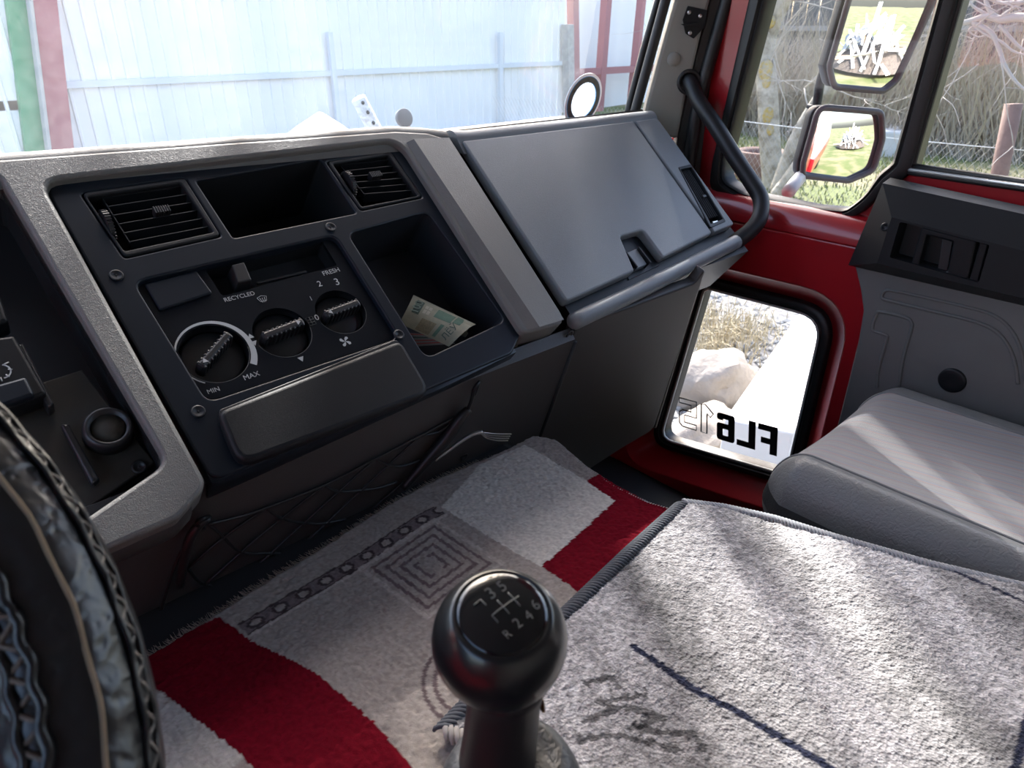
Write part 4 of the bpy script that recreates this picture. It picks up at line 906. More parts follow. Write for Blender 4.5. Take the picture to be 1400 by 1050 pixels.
# ------------------------------------------------------------------ cargo net, fork
nr = root('cargo_net', 'black elastic cargo net stretched over the lower console', 'net', FCN.w(.3, -.3, .01))
cords = [[(254, 772), (300, 732), (360, 690)], [(277, 795), (350, 730), (440, 659)], [(314, 801), (400, 722), (509, 624)], [(350, 800), (460, 695), (571, 592)], [(430, 765), (520, 680), (600, 612)],
         [(268, 705), (290, 718), (326, 750), (365, 752), (400, 753)], [(360, 690), (386, 706), (430, 712), (470, 706)], [(440, 659), (460, 668), (510, 664), (540, 655)], [(509, 624), (540, 634), (570, 626), (600, 612)],
         [(254, 772), (278, 795), (330, 797), (360, 790)], [(268, 705), (240, 760), (226, 800), (212, 850)], [(571, 592), (600, 585), (628, 560)], [(560, 655), (600, 610), (620, 590), (640, 560)], [(280, 712), (330, 700), (360, 690), (440, 659), (509, 624), (571, 592), (628, 562)]]
for c in cords: part('cord', tube(smoothpts([FCN.w(*FCN.p(x, y), .006) for x, y in c], 5), .0022, 6), mRubber, nr)
part('cord_bundle', tube(smoothpts([FCN.w(*FCN.p(x, y), .012) for x, y in ((240, 790), (246, 755), (254, 725), (268, 705), (280, 700))], 5), lambda t: .006-.003*abs(t-.4), 8), mRubber, nr)
part('cord_bundle', tube(smoothpts([FCN.w(*FCN.p(x, y), .012) for x, y in ((545, 660), (575, 625), (605, 590), (622, 566), (634, 552))], 5), lambda t: .005+.005*math.sin(t*3), 8), mRubber, nr)
part('hook', tube(smoothpts([FCN.w(*FCN.p(x, y), h) for x, y, h in ((630, 560, .012), (636, 540, .014), (640, 524, .014), (648, 518, .01), (652, 522, .004), (646, 538, .004))], 5), .0028, 8), mDark, nr)
part('hook', tube(smoothpts([FCN.w(*FCN.p(x, y), h) for x, y, h in ((272, 712, .012), (262, 704, .014), (270, 697, .014), (282, 700, .008))], 5), .003, 8), mDark, nr)
mFork = mat('dull steel', (.4, .4, .4), .4, metal=1)
fk = root('fork', 'steel table fork tucked into the right end of the net', 'fork', FCN.w(*FCN.p(600, 605), .015))
fw_ = lambda x, y, h: FCN.w(*FCN.p(x, y), h)
part('handle', tube(smoothpts([fw_(585, 618, .018), fw_(603, 603, .02), fw_(618, 590, .022), fw_(632, 578, .026), fw_(642, 573, .03)], 5), lambda t: .0024+.001*t, 8), mFork, fk)
for k in range(4):
    part('tine', tube(smoothpts([fw_(641, 573+.6*k, .03), fw_(646, 572+2.3*k, .034), fw_(660, 572.5+3*k, .036), fw_(680-1.5*k, 574.5+2.9*k, .034)], 5), .0011, 6), mFork, fk)
# ------------------------------------------------------------------ dial stuck on the windscreen
Fw = Fr((0, Y1+.01, -.2), (1, 0, 0), (0, -.18, .72)); dc = Fw.p(797, 137)
dl = root('windscreen_dial', 'round dark dial ring with blue edge stuck on the windscreen', 'dial', Fw.w(dc[0], dc[1]-.06))
part('ring', plate(Fw, circ(dc, .056, 64), [circ(dc, .0435, 64)], 0, .003), mat('dial ring', (.03, .034, .042), .5), dl)
part('blue_rim', join(plate(Fw, circ(dc, .0435, 64), [circ(dc, .0425, 64)], 0, .003), plate(Fw, circ(dc, .0572, 64), [circ(dc, .056, 64)], 0, .003)), mat('dial blue', (.05, .25, .5), .5), dl)
part('clear_rim', plate(Fw, circ(dc, .064, 64), [circ(dc, .0572, 64)], .0, .002), mat('milky rim', (.85, .88, .9), .4), dl)
part('frosted_disc', plate(Fw, circ(dc, .0425, 48), [], .0, .001), glass('frosted disc', .25, (.93, .97, 1), .02), dl)
for k, s in enumerate(('12', '1', '2', '3', '4', '8', '9', '10', '11')):
    a = math.pi/2-2*math.pi*int(s)/12; cx, cy = dc[0]+.0497*math.cos(a), dc[1]+.0497*math.sin(a)
    part('figure', textm(s, Fw, (cx-.003, cy-.003), (cx+.003, cy-.003), .0034, size=.008), mDark, dl)
# ------------------------------------------------------------------ outside: mirrors
MO = V((1.86, .80, -.03))
def mirror(name, c, target, px, label, curve, rad):
    n_ = ((target-c).normalized()-c.normalized()).normalized()
    uq = V((0, 0, 1)).cross(n_).normalized(); fr = Fr(c, uq, n_.cross(uq))
    poly = rnd(fr.ps(px), rad, 7); inner = offset4(poly, -.0115)
    r_ = root(name, label, 'mirror', c+V((0, 0, -.12)))
    part('frame', tube([fr.w(p[0], p[1], 0) for p in resample(offset4(poly, -.005), 90)], .0075, 8, True), mat(name+' frame', (.05, .05, .056), .5), r_)
    cx = sum(p[0] for p in poly)/len(poly); cy = sum(p[1] for p in poly)/len(poly)
    rp = resample(poly, 64); vs = [fr.w(cx, cy, 0)]; fs = []
    for j in range(1, 11):
        for p in rp:
            u, v = cx+(p[0]-cx)*j/10*.97, cy+(p[1]-cy)*j/10*.97; vs.append(fr.w(u, v, -curve*((u-cx)**2+(v-cy)**2)))
    for k in range(64): fs.append((0, 1+k, 1+(k+1) % 64))
    for j in range(9):
        for k in range(64): fs.append((1+j*64+k, 1+(j+1)*64+k, 1+(j+1)*64+(k+1) % 64, 1+j*64+(k+1) % 64))
    part('mirror_glass', new_mesh('g', vs, fs, True), mMirror, r_)
    part('back_shell', plate(fr, centre_scale(poly, .97), [], -.045, -.02, .004), mDark, r_)
    return fr
PILE = V((4.5, -13, -1.6))
mirror('side_mirror', V((1.86, .79, -.0)), PILE+V((0, 0, .55)), [(1178, -70), (1131, 92), (1138, 122), (1208, 128), (1228, 112), (1312, -70)], 'tall main side mirror showing a heap of boards', 0.2, [.02, .01, .03, .02, .03, .02])
mirror('wide_angle_mirror', V((1.86, .815, -.26)), PILE+V((-.75, 0, -.9)), [(1118, 143), (1208, 150), (1209, 190), (1196, 235), (1160, 250), (1094, 243), (1096, 222)], 'small wide angle mirror below the main side mirror', .75, [.03, .03, .02, .03, .02, .03, .02])
ma = root('mirror_arm', 'bent black and steel tube arm that carries the side mirrors', 'mirror arm', onX(1085, 250, 1.75))
part('arm_tube', tube(smoothpts([onX(1190, -90, 1.93), onX(1158, 0, 1.93), onX(1135, 70, 1.93), onX(1122, 110, 1.93), onX(1115, 150, 1.93), onX(1098, 205, 1.92), onX(1092, 240, 1.88)], 6), .012, 10), mDark, ma)
part('strut', tube([onX(1078, 262, 1.62), onX(1100, 235, 1.86)], .016, 10), mat('grey strut', (.45, .46, .47), .45), ma)
part('clamp_bolt', tube([onX(1104, 145, 1.9), onX(1116, 148, 1.9)], .006, 8), mDark, ma)
# round small front mirror
rm = root('front_mirror', 'small round grey mirror seen just above the dashboard edge', 'mirror', onY(553, 168, 1.45))
FRM = Fr(onY(553, 161, 1.45), (1, 0, 0), (0, .3, 1))
part('mirror_shell', lathe([(.019, -.01), (.0205, -.004), (.0205, .003), (.0185, .004), (.001, .0035)], FRM.mat(0), 32), mat('grey shell', (.16, .18, .2), .6), rm)
part('stem', tube(smoothpts([FRM.w(.004, -.018, -.004), FRM.w(.006, -.07, -.01), V((FRM.o.x+.006, 1.40, FRM.o.z-.14)), V((FRM.o.x+.006, 1.31, FRM.o.z-.16))], 5), .008, 8), mat('pale stem', (.5, .42, .4), .7), rm)
# ------------------------------------------------------------------ outside: ground, yard
mGround = mat('yard ground', (.2, .19, .1), .95, ('noise', 12, .6, .03))
def ground_nodes(m):
    t = m.node_tree; N = t.nodes; L = t.links; b = N['Principled BSDF']; tc = N.new('ShaderNodeTexCoord')
    def ns(sc, det=6):
        n_ = N.new('ShaderNodeTexNoise'); n_.inputs['Scale'].default_value = sc; n_.inputs['Detail'].default_value = det; L.new(tc.outputs['Object'], n_.inputs['Vector']); return n_
    def ramp(src, a, b_, ca, cb):
        r = N.new('ShaderNodeValToRGB'); r.color_ramp.elements[0].position = a; r.color_ramp.elements[1].position = b_; r.color_ramp.elements[0].color = (*ca, 1); r.color_ramp.elements[1].color = (*cb, 1); L.new(src, r.inputs[0]); return r.outputs[0]
    grass = ramp(ns(.8).outputs['Fac'], .42, .6, (.12, .15, .045), (.25, .225, .12)); gravel = ramp(ns(25, 8).outputs['Fac'], .35, .65, (.10, .10, .105), (.27, .265, .26))
    sp = N.new('ShaderNodeSeparateXYZ'); L.new(tc.outputs['Object'], sp.inputs[0]); ad = N.new('ShaderNodeMath'); ad.operation = 'ADD'; L.new(sp.outputs['X'], ad.inputs[0])
    nz = ns(.7); mu = N.new('ShaderNodeMath'); mu.operation = 'MULTIPLY'; mu.inputs[1].default_value = 4; L.new(nz.outputs['Fac'], mu.inputs[0]); L.new(mu.outputs[0], ad.inputs[1])
    ay = N.new('ShaderNodeMath'); ay.operation = 'MULTIPLY_ADD'; ay.inputs[1].default_value = -1; ay.inputs[2].default_value = 3; L.new(sp.outputs['Y'], ay.inputs[0]); ay2 = N.new('ShaderNodeMath'); ay2.operation = 'MAXIMUM'; L.new(ay.outputs[0], ay2.inputs[0]); ay2.inputs[1].default_value = 0; ay3 = N.new('ShaderNodeMath'); ay3.operation = 'ADD'; L.new(ad.outputs[0], ay3.inputs[0]); ad = ay3; L.new(ay2.outputs[0], ay3.inputs[1])
    mr = N.new('ShaderNodeMapRange'); mr.inputs[1].default_value = 9.2; mr.inputs[2].default_value = 11; L.new(ad.outputs[0], mr.inputs[0])
    mx = N.new('ShaderNodeMix'); mx.data_type = 'RGBA'; L.new(mr.outputs[0], mx.inputs[0]); L.new(gravel, mx.inputs[6]); L.new(grass, mx.inputs[7]); L.new(mx.outputs[2], b.inputs['Base Color'])
ground_nodes(mGround)
gx, gy = np.meshgrid(np.linspace(-150, 220, 300), np.linspace(-200, 180, 300), indexing='ij')
gz = -H+vnoise(gx, gy, .35, 31)*.12*np.clip((gx-5)/4, 0, 1)
gme = grid_mesh(np.dstack([gx, gy, gz]), np.ones((300, 300, 3)), .3)
go_ = bpy.data.objects.new('ground', gme); COL.objects.link(go_); go_.location = (0, 0, H); gme.materials.append(mGround); setprops(go_, 'gravel and grass yard around the truck', 'ground', kind='structure')
GZ = -H
# gravel stones and dry grass below the kerb window
ico = bmesh.new(); bmesh.ops.create_icosphere(ico, subdivisions=1, radius=1); iv = np.array([v.co[:] for v in ico.verts]); ifc = [[v.index for v in f.verts] for f in ico.faces]; ico.free()
vs, fs = [], []
for k in range(5200):
    x = random.uniform(2.6, 8.5); y = random.uniform(.8, 5.2); r = random.uniform(.010, .034)*(1+.6*random.random()**4)
    sc = np.array([random.uniform(.7, 1.4), random.uniform(.7, 1.3), random.uniform(.4, .8)])*r; a = random.random()*6.28
    q = iv*sc*(1+.25*rng.random((len(iv), 1))); q = np.stack([q[:, 0]*math.cos(a)-q[:, 1]*math.sin(a)+x, q[:, 0]*math.sin(a)+q[:, 1]*math.cos(a)+y, q[:, 2]+GZ+r*.3], -1)
    o0 = len(vs); vs += q.tolist(); fs += [[o0+i for i in f] for f in ifc]
thing('gravel', new_mesh('g', vs, fs), mat('gravel stone', (.17, .175, .18), .9, var=((.36, .355, .34), 7, .12)), 'loose grey gravel outside the kerb window', 'gravel', kind='stuff')
def blades(n, region, hmin, hmax, wd, lean=.8):
    vs, fs = [], []
    for k in range(n):
        x, y = region(); h = random.uniform(hmin, hmax); a = random.random()*6.28; b = random.random()*6.28; l = random.uniform(.1, lean)*h
        p = V((x, y, GZ)); m_ = p+V((math.cos(b)*l*.35, math.sin(b)*l*.35, h*.7)); t_ = p+V((math.cos(b)*l, math.sin(b)*l, h*random.uniform(.6, 1)))
        s = V((math.cos(a), math.sin(a), 0))*wd; i = len(vs); vs += [p-s, p+s, m_+s*.7, m_-s*.7, t_]; fs += [(i, i+1, i+2, i+3), (i+3, i+2, i+4)]
    return new_mesh('b', vs, fs)
tc_ = [onZ(985, 445, GZ), onZ(1010, 470, GZ), onZ(970, 480, GZ)]
def rg1():
    c = random.choice(tc_); return c.x+random.gauss(0, .22), c.y+random.gauss(0, .18)
thing('dry_grass_tuft', blades(700, rg1, .08, .3, .004, 1.4), mat('straw', (.40, .345, .23), .9), 'pale dry grass clump in the gravel', 'grass', kind='stuff')
def rg2(): return random.uniform(8.5, 24), random.uniform(1.0, 14)
thing('grass', blades(26000, rg2, .05, .22, .012, .9), mat('spring grass', (.13, .17, .05), .9, var=((.27, .25, .13), .9, .12)), 'patchy spring grass across the yard', 'grass', kind='stuff')
def rock(px, r, sc, name, label, mt, cat='stone', group=None, seed=0, zc=0):
    c = onZ(*px, GZ); bm = bmesh.new(); bmesh.ops.create_icosphere(bm, subdivisions=4, radius=r)
    co = np.array([v.co[:] for v in bm.verts]); nz_ = vnoise(co[:, 0]+seed, co[:, 1]+co[:, 2]*.7, 2.2/r, seed)*.5+vnoise(co[:, 2]+seed*2, co[:, 0]-co[:, 1], 6/r, seed+1)*.2
    for v, q in zip(bm.verts, nz_): v.co *= (.7+.6*q); v.co.x *= sc[0]; v.co.y *= sc[1]; v.co.z *= sc[2]; v.co += c+V((0, 0, r*sc[2]*.45+zc))
    return thing(name, auto(bmm(bm), 40), mt, label, cat, group)
mRock = mat('pale rock', (.37, .33, .29), .9, ('noise', 20, .6, .02), var=((.26, .225, .19), 5, .2))
rock((975, 545), .34, (1.05, .85, .75), 'boulder', 'large pale brown boulder below the kerb window', mRock, seed=3)
rock((965, 610), .26, (1.3, .9, .7), 'boulder', 'second lower boulder behind the outlined 15', mRock, seed=9)
zb_ = -H+.45
B4 = [onZ(1094, 426, zb_), onZ(990, 573, zb_), onZ(1085, 592, zb_)]; B4.append(B4[0]+(B4[2]-B4[1]))
bl = [V((p.x, p.y, GZ)) for p in B4]
thing('concrete_slab', hexa(bl+B4, .012), mat('whitewashed concrete', (.72, .71, .68), .85, ('noise', 14, .3, .01)), 'long whitewashed concrete slab outside the kerb window', 'slab')
# tree with yellow lichen
mBark = mat('pale bark', (.36, .33, .28), .9, ('noise', 14, .9, .03), var=((.17, .145, .11), 5, .12, .56))
mBark2 = mat('grey twigs', (.36, .33, .30), .9)
def branch(p, d, L, r, depth, out, kink=.25):
    pts = [p]; q = p.copy(); dd = d.normalized(); n_ = 6
    for k in range(n_):
        dd = (dd+V((random.gauss(0, kink), random.gauss(0, kink), random.gauss(0, kink)))*.35).normalized(); q = q+dd*(L/n_); pts.append(q.copy())
    out.append((pts, r))
    if depth > 0:
        for k in range(random.randint(3, 4)):
            j = random.randint(2, n_); nd = (dd+V((random.gauss(0, .7), random.gauss(0, .7), random.gauss(.1, .5)))).normalized()
            branch(pts[j], nd, L*random.uniform(.45, .7), r*.5, depth-1, out, kink*1.2)
def tubes(lst, seg=6): return join(*[tube(p, (lambda r: (lambda t: r*(1-.65*t)))(r), seg) for p, r in lst])
tX = 10.5
tr = root('lichen_tree', 'tree with pale trunk and yellow lichen seen in the quarter window', 'tree', onX(1058, 268, tX))
part('trunk', tube(smoothpts([onX(x, y, tX) for x, y in ((1058, 275), (1056, 235), (1052, 190), (1050, 140), (1047, 95), (1049, 50), (1060, 20), (1075, -10), (1092, -60))], 4), lambda t: .17-.05*t, 12), mBark, tr)
part('limb', tube(smoothpts([onX(x, y, tX) for x, y in ((1050, 78), (1042, 40), (1036, 5), (1030, -50))], 4), lambda t: .09-.03*t, 10), mBark, tr)
part('limb', tube(smoothpts([onX(x, y, tX-.4) for x, y in ((1066, 262), (1082, 215), (1097, 180), (1120, 140), (1150, 90), (1165, 40))], 4), lambda t: .15-.06*t, 10), mBark, tr)
part('limb', tube(smoothpts([onX(x, y, tX-.6) for x, y in ((1064, 268), (1088, 235), (1110, 200), (1140, 165))], 4), lambda t: .13-.04*t, 10), mBark, tr)
mLich = mat('yellow lichen', (.36, .26, .07), .9, ('noise', 30, .8, .02), var=((.3, .27, .2), 22, .1))
for x, y, r in ((1050, 158, .09), (1047, 96, .11), (1053, 178, .06), (1048, 112, .07), (1055, 30, .06)):
    q_ = onX(x, y, tX); part('lichen_patch', lathe([(r, -.02), (r*.9, .012), (r*.4, .022), (.001, .025)], Fr(q_-q_.normalized()*.15, q_.cross(V((0, 0, 1))), V((0, 0, 1))).mat(0) @ Matrix.Diagonal((.9, 1.4, 1, 1)), 12), mLich, tr)
tw = []
for x, y in ((1050, 60), (1060, 20), (1048, 100), (1080, 0), (1040, 20), (1100, 120), (1130, 120)):
    for k in range(3): branch(onX(x, y, tX), V((random.gauss(-.2, .3), random.gauss(0, 1), random.gauss(.4, .5))), random.uniform(.8, 1.8), .012, 2, tw)
part('twigs', tubes(tw, 4), mBark2, tr, kind='stuff')
# bare tree whose branches hang into the door window
bt = root('bare_tree', 'bare tree whose white branches hang across the door window', 'tree', V((7.0, -.6, GZ)))
part('trunk', tube(smoothpts([V((7, -.6, GZ)), V((7.05, -.55, -.8)), V((6.9, -.4, .6)), V((7.1, -.3, 2.2))], 4), lambda t: .14-.05*t, 10), mBark2, bt)
for pts, r in (([(1460, 40), (1400, 24), (1370, 27), (1350, 22), (1330, 28), (1310, 32), (1290, 30)], .032), ([(1365, 28), (1352, 12), (1345, -10)], .022), ([(1330, 30), (1355, 45), (1365, 65), (1372, 85), (1380, 100), (1392, 115), (1410, 130)], .018), ([(1330, 32), (1345, 45), (1370, 58), (1385, 70), (1405, 76)], .012), ([(1366, 34), (1380, 50), (1395, 65), (1420, 80)], .014), ([(1350, 20), (1330, 8), (1320, -10)], .012), ([(1370, 22), (1390, 8), (1410, 0)], .014), ([(1345, 30), (1325, 40), (1335, 50), (1350, 48)], .007), ([(1268, 14), (1255, 18), (1242, 30), (1225, 38)], .02), ([(1400, 3), (1370, 4), (1350, -2)], .016)):
    part('branch', tube(smoothpts([onX(x, y, 6.2) for x, y in pts], 4), (lambda r: (lambda t: r*(1-.55*t)))(r), 7), mBark2, bt)
tw = []
for k in range(26): branch(onX(random.uniform(1290, 1420), random.uniform(-20, 90), 6.2+random.uniform(-.3, .5)), V((random.gauss(0, .3), random.gauss(0, 1), random.gauss(0, .6))), random.uniform(.3, .7), .006, 1, tw)
part('twigs', tubes(tw, 4), mBark2, bt, kind='stuff')
# brush thicket in front of the dark fence
vs, fs = [], []
for k in range(5200):
    X_ = random.uniform(15.5, 19); y = random.uniform(2.5, 11.6); h = random.uniform(.8, 3.0); b = random.random()*6.28; l = random.uniform(.1, .7)*h; wd = random.uniform(.006, .016)
    p = V((X_, y, GZ)); q = p+V((math.cos(b)*l, math.sin(b)*l, h)); m_ = p.lerp(q, .5)+V((random.gauss(0, .1), random.gauss(0, .1), .1)); s = V((.2, 1, 0)).normalized()*wd; u = V((1, -.2, 0)).normalized()*wd; i = len(vs)
    vs += [p-s, p+s, p+u, m_-s*.8, m_+s*.8, m_+u*.8, q]; fs += [(i, i+1, i+4, i+3), (i+1, i+2, i+5, i+4), (i+2, i, i+3, i+5), (i+3, i+4, i+6), (i+4, i+5, i+6), (i+5, i+3, i+6)]
thing('brush_thicket', new_mesh('b', vs, fs), mat('dry brush', (.4, .35, .28), .95, var=((.28, .25, .2), 1.5, .2)), 'dense dry brush in front of the dark fence', 'shrub', kind='stuff')
# dark plank fence
fn = root('plank_fence', 'dark weathered plank fence at the back of the yard', 'fence', V((20, 8, GZ)))
mPlank = mat('weathered plank', (.10, .10, .105), .9, ('noise', 9, .5, .01), var=((.16, .155, .15), 1.4, .2))
pmesh = rbox(.03, .189, 3.3, .004)
for k in range(60):
    inst('plank', pmesh, mPlank, fn, Matrix.Translation((20+random.uniform(-.02, .02), 1.2+k*.19, GZ+1.6+random.uniform(-.1, .12))) @ Matrix.Rotation(random.gauss(0, .012), 4, 'X'))
for z in (.7, 2.2): part('rail', box(19.9, 19.96, 1, 12.6, GZ+z, GZ+z+.12), mat('fence rail %d' % (z*10), (.3, .3, .3), .9), fn)
# wire fence
wf = root('wire_fence', 'slack chain link fence between brown posts', 'fence', V((8.2, 3, GZ)))
mWire = mat('wire', (.33, .33, .32), .6)
FWr = Fr((8.2, 0, GZ), (0, 1, 0), (0, 0, 1)); vs, fs = [], []
def wseg(a, b, r=.0016):
    m_ = tube([a, b], r, 3, cap=False); o0 = len(vs); vs.extend([v.co.copy() for v in m_.vertices]); fs.extend([tuple(o0+j for j in p.vertices) for p in m_.polygons]); bpy.data.meshes.remove(m_)
for k in range(-24, 110):
    for sg in (1, -1):
        y0 = .3+k*.075; a, b = (y0, 0), (y0+sg*1.25*.75, 1.25)
        wseg(V((8.2, a[0], GZ+.05)), V((8.2, b[0], GZ+1.3)))
part('mesh', new_mesh('w', vs, fs), mWire, wf, 'rusty diamond wire mesh', kind='stuff')
for y, z in ((0, 1.32), ): part('top_wire', tube(smoothpts([V((8.2, -.5, GZ+z)), V((8.2, 3, GZ+z-.06)), V((8.2, 6.5, GZ+z))], 6), .004, 5), mat('bright wire', (.75, .75, .74), .5), wf)
pb_, pt_ = onX(1364, 250, 8.1), onX(1386, 142, 8.1)
mRust = mat('rusty post', (.14, .085, .07), .85, ('noise', 30, .4, .01), var=((.19, .12, .1), 6, .2))
part('post', tube([V((pb_.x, pb_.y, GZ)), pb_, pt_], .075, 14), mRust, wf)
for y in (6.45,): part('post', tube([V((8.2, y, GZ)), V((8.2, y, GZ+1.6))], .05, 12), mRust, wf)
# white tarp heaps in the yard
mTarp = mat('white tarp', (.8, .8, .8), .7, ('noise', 8, .5, .03))
rock((1318, 176), .85, (1.4, 1.6, .75), 'tarp_heap', 'white tarp heap lying on the grass', mTarp, 'tarp', seed=12)
rock((1385, 143), .7, (1.2, 2.4, .5), 'tarp_heap', 'flatter white heap near the right edge of the window', mTarp, 'tarp', seed=15)
for px, lab, sd in (((1212, 210), 'grey concrete block beside the wide angle mirror', 1), ((1218, 190), 'upper grey block behind the wide angle mirror', 2)):
    c = onZ(*px, GZ); thing('concrete_block', rbox(1.3, .7, .5, .04, Matrix.Translation(c+V((0, 0, .25))) @ Matrix.Rotation(.3*sd, 4, 'Z')), mat('block %d' % sd, (.5, .5, .5), .9, ('noise', 12, .4, .01)), lab, 'block')
c = onZ(1036, 250, GZ); thing('rusty_drum', lathe([(.36, 0), (.4, .1), (.42, .3), (.42, .5), (.38, .52), (.3, .45), (.26, .1), (.001, .05)], Matrix.Translation(c), 24), mRust, 'rusty brown tub at the foot of the tree', 'tub')
rock((1345, 130), .9, (1, 1.3, .7), 'green_shrub', 'low green shrub beside the dark fence', mat('shrub leaf', (.1, .15, .05), .9, ('noise', 14, 1, .08), var=((.2, .24, .1), 6, .2)), 'shrub', seed=22, zc=.2)
cb = root('cargo_box', 'white cargo body with a red sill behind the cab, seen in the wide angle mirror', 'truck body', V((.3, -4, -1.0)))
part('box_wall', box(-.95, 1.56, -6.8, -1.05, -.75, 1.2, .01), mat('white body panel', (.75, .75, .74), .5), cb)
part('sill', box(-.95, 1.58, -6.8, -1.05, -1.05, -.75, .01), mRed, cb)
for y_ in (-5.6, -1.7): part('wheel', lathe([(.2, -.13), (.42, -.13), (.48, -.08), (.48, .08), (.42, .13), (.2, .1)], Matrix.Translation((1.2, y_, GZ+.48)) @ Matrix.Rotation(math.pi/2, 4, 'Y'), 28), mRubber, cb)
# heap of old boards behind the truck (seen in the mirrors)
mOld = [mat('old board %d' % i, c, .85, ('noise', 30, .4, .004), var=(tuple(x*.7 for x in c), 3, .2)) for i, c in enumerate(((.78, .77, .75), (.6, .58, .55), (.36, .27, .19), (.5, .52, .54), (.85, .84, .82)))]
k = 0
for i in range(60):
    mi = random.choice((0, 0, 0, 4, 4, 1, 2, 3)); L = random.uniform(1.5, 3.2); me = rbox(random.uniform(.08, .2), L, random.uniform(.02, .04), .003)
    rr_ = random.random()**.6*1.7; a = random.random()*6.28
    pos = PILE+V((rr_*math.cos(a), rr_*math.sin(a)*1.0, -.4+1.5*(1-rr_/1.7)))
    pitch = random.uniform(.05, .75) if pos.z > PILE.z else random.uniform(-.1, .3)
    me.transform(Matrix.Translation(pos+V((0, 0, .1))) @ Matrix.Rotation(random.gauss(.1, .45), 4, 'Z') @ Matrix.Rotation(-pitch, 4, 'X') @ Matrix.Rotation(random.gauss(0, .4), 4, 'Y'))
    lows = min(v.co.z for v in me.vertices)
    if lows < GZ: me.transform(Matrix.Translation((0, 0, GZ-lows)))
    cw = ('pale', 'whitish', 'brown', 'bluish grey', 'white')[mi]; thing('old_board', me, mOld[mi], cw+' old board in the heap reflected in the side mirrors', 'board', cw+' boards heaped behind the truck')
vs, fs = [], []
for i in range(9):
    for j in range(9): vs.append(PILE+V((-1.4+i*.18, -.6+j*.12, .3+.25*math.sin(i*1.3)+.12*math.sin(j*2+i))))
thing('roofing_sheet', new_mesh('s', vs, [(i*9+j, (i+1)*9+j, (i+1)*9+j+1, i*9+j+1) for i in range(8) for j in range(8)], True), mat('grey sheet', (.33, .36, .39), .5), 'crumpled grey sheet lying on the board heap', 'sheet')
thing('rubble_mound', auto(join(*[lathe([(2.0, 0), (1.5, .35), (.8, .7), (.1, .85)], Matrix.Translation(PILE+V((0, 0, -.56))), 20)])), mat('rubble', (.12, .1, .085), .95, ('noise', 6, 1, .1)), 'dark rubble mound under the board heap', 'rubble')
# ------------------------------------------------------------------ outside: gate and street front
GY = 14.0
mSheet = mat('light steel sheet', (.76, .765, .765), .5, ('noise', 3, .1, .01)); mRail = mat('galvanised rail', (.6, .64, .68), .5)
gt = root('sheet_gate', 'tall pale blue profiled sheet gate in front of the truck', 'gate', V((8.5, GY, GZ)))
def sheet(wd, hgt):
    pr = []; x = 0; nr_ = int(round(wd/.23))
    for k in range(nr_): x0 = k*wd/nr_; pr += [(x0, 0), (x0+.012, -.03), (x0+.05, -.03), (x0+.062, 0)]
    pr.append((wd, 0)); vs = [(a, b, 0) for a, b in pr]+[(a, b, hgt) for a, b in pr]; n = len(pr)
    return new_mesh('sheet', vs, [(i, i+1, n+i+1, n+i) for i in range(n-1)])
shm = sheet(1.15, 3.02)
gx0 = onY(62, 100, GY).x; gx1 = onY(771, 60, GY).x; ns_ = int((gx1-gx0)/1.15)+1
for k in range(ns_):
    inst('sheet', shm, mSheet, gt, Matrix.Translation((gx1-(k+1)*1.15, GY, GZ-.05)))
zr_ = onY(450, 100, GY).z
part('cross_rail', box(gx0+.2, gx1-.05, GY-.10, GY-.02, zr_-.05, zr_+.05), mRail, gt); part('cross_rail', box(gx0+.2, gx1-.05, GY-.10, GY-.02, GZ+.1, GZ+.2), mRail, gt)
part('top_rail', box(gx0, gx1, GY-.06, GY+.02, GZ+2.95, GZ+3.03), mat('red frame rail', (.4, .13, .15), .6), gt)
for px in (452, 680): xg = onY(px, 100, GY).x; part('stile', box(xg-.05, xg+.05, GY-.16, GY-.06, GZ, onY(px, 44, GY).z), mRail, gt)
gl2 = root('gate_leaf', 'second pale sheet gate leaf left of the green post', 'gate', V((1, GY+.2, GZ)))
for k in range(4): inst('sheet', shm, mSheet, gl2, Matrix.Translation((-2.6+k*1.15-.3, GY+.2, GZ-.05)))
z2 = onY(20, 145, GY).z; part('cross_rail', box(-3, onY(46, 140, GY).x, GY-.0, GY+.12, z2-.06, z2+.08), mRail, gl2)
pw = lambda px, y=100: onY(px, y, GY).x
def ypost(px0, px1, w_, name, mt, label, top=3.6, dy=0):
    a, b = onY(*px0, GY+dy), onY(*px1, GY+dy); d_ = (b-a); a2 = a+d_*((GZ-a.z)/d_.z); b2 = a+d_*((GZ+top-a.z)/d_.z); s = V((w_/2, 0, 0)); t_ = V((0, .12, 0))
    return thing(name, hexa([a2-s-t_, a2+s-t_, a2+s+t_, a2-s+t_, b2-s-t_, b2+s-t_, b2+s+t_, b2-s+t_], .01), mt, label, 'post')
ypost((48, 205), (22, 0), .3, 'green_post', mat('green paint', (.03, .24, .1), .6, var=((.05, .3, .15), 4, .2)), 'green painted gate post beside the red one', dy=-.05)
ypost((82, 205), (57, 0), .36, 'red_post', mat('faded red paint', (.36, .12, .14), .65, ('noise', 20, .3, .01), var=((.3, .09, .1), 3, .2)), 'thick faded red post left of the sheet gate', dy=-.3)
ypost((66, 205), (40, 0), .05, 'grey_strip', mat('old grey strip', (.4, .4, .38), .8), 'narrow grey strip between the green and red posts', dy=-.34)
ypost((778, 165), (776, 40), .22, 'brick_pier', mat('whitish pier', (.5, .48, .46), .9, ('noise', 20, .8, .03), var=((.36, .34, .32), 8, .2)), 'rough grey pier at the right end of the gate', 2.35, dy=-.2)
ypost((784, 60), (783, 0), .22, 'rust_post', mat('dull red post', (.42, .2, .2), .7), 'dull red post above the rough grey pier', 3.8, dy=.4)
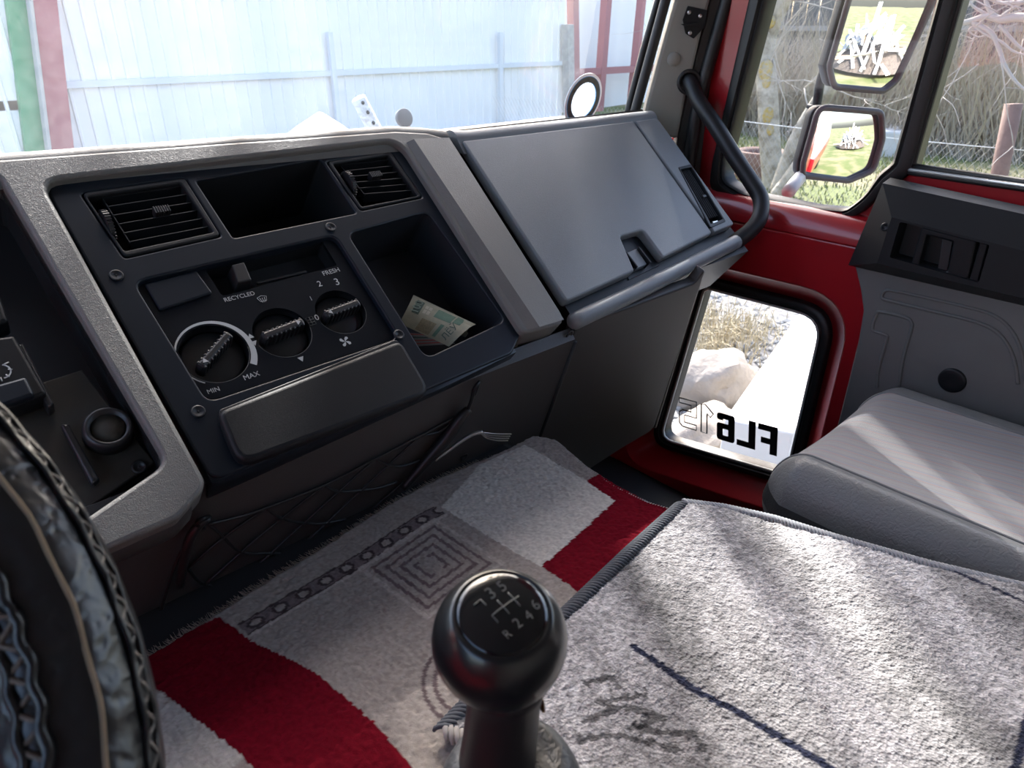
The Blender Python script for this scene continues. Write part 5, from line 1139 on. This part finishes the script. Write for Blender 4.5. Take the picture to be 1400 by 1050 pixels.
ypost((818, 150), (829, 0), .22, 'rust_post', bpy.data.materials['dull red post'], 'dull red post in the middle of the gap right of the gate', 3.8, dy=1)
ypost((862, 150), (877, 0), .16, 'rust_post', bpy.data.materials['dull red post'], 'thin dull red post next to the windscreen pillar', 3.8, dy=1)
a, b = onY(790, 98, GY+1), onY(890, 96, GY+1); thing('red_rail', box(a.x, b.x+.5, GY+.9, GY+1, a.z-.1, a.z+.08), bpy.data.materials['dull red post'], 'dull red cross rail between the thin red posts', 'rail')
thing('white_wall', box(15.0, 25, 15.6, 15.9, GZ, GZ+4), mat('white render', (.85, .85, .84), .8), 'white building wall beyond the gate', 'wall')
hq = onY(438, 153, 5.0); pr_ = [(2.6, 0), (1.9, .45), (1.1, .95), (.5, 1.35), (.2, 1.58), (.02, 1.66)]; hs = (hq.z-GZ)/1.66
hm = lathe([(r*.9, h*hs) for r, h in pr_], Matrix.Translation((hq.x, hq.y, GZ)), 28)
for v in hm.vertices: v.co.x += .08*math.sin(v.co.z*5+v.co.y*3); v.co.y += .08*math.sin(v.co.z*4+v.co.x*3)
thing('white_heap', hm, mTarp, 'white covered heap in front of the gate', 'heap')
stk = onY(514, 180, 4.0), onY(490, 135, 4.0)
lg = root('birch_pole', 'white birch pole with dark knots leaning in front of the gate', 'pole', stk[0]+V((0, 0, -1.6)))
dd_ = stk[1]-stk[0]; p0 = stk[0]+dd_*((GZ-.05-stk[0].z)/dd_.z)
part('pole', tube([p0, stk[0], stk[1]], .045, 12), mat('birch', (.82, .81, .79), .8, var=((.55, .53, .5), 30, .08)), lg)
for t in (.3, .62, .9): part('knot', lathe([(.012, 0), (.01, .004), (.001, .005)], Fr(stk[0]+dd_*t-V((.01, .045, 0)), (1, 0, 0), (0, .2, 1)).mat(0), 10), mDark, lg)

# unseen tree added above the frame; its drooping twigs break up the sunlight
sd_ = V((SUN.x, SUN.y, 0)).normalized(); lat = V((sd_.y, -sd_.x, 0)); HD = 7.2
wt = root('sun_filter_tree', 'added unseen tree with drooping twigs that filter the sun', 'tree', SUN*HD+lat*-5.5+V((0, 0, GZ-(SUN*HD).z)))
tb = V((ORG[wt.name].x, ORG[wt.name].y, GZ)); c0 = SUN*HD+V((0, 0, .75))
part('trunk', tube(smoothpts([tb, tb+V((.1, 0, 2.2)), tb+V((0, .1, 4.6)), tb+V((.2, 0, 7.2))], 4), lambda t: .24-.1*t, 12), mBark2, wt)
part('bough', tube(smoothpts([tb+V((.1, 0, 6.0)), c0+lat*-2.5+V((0, 0, .2)), c0+V((0, 0, .3)), c0+lat*2.2+V((0, 0, .0))], 6), lambda t: .11-.06*t, 10), mBark2, wt)
tw = []
rs_ = random.Random(5)
for k in range(122):
    l_ = rs_.uniform(.1, .58) if k < 11 else (rs_.uniform(.58, 1.8) if k < 95 else rs_.uniform(-.2, .14))
    p_ = c0+lat*l_+sd_*rs_.uniform(-.5, .5)+V((0, 0, .25)); ln_ = rs_.uniform(2.6, 3.9); pts = [p_]; tl = rs_.gauss(0, .05)
    for j in range(1, 7): pts.append(p_+V((0, 0, -ln_*j/6))+lat*(tl*ln_*j/6+rs_.gauss(0, .02))+sd_*rs_.gauss(0, .05))
    tw.append((pts, rs_.uniform(.014, .034)))
part('sun_filter_twigs', join(*[tube(smoothpts(p, 2), (lambda r: (lambda t: r*(1-.5*t)))(r), 5) for p, r in tw]), mBark2, wt, kind='stuff')
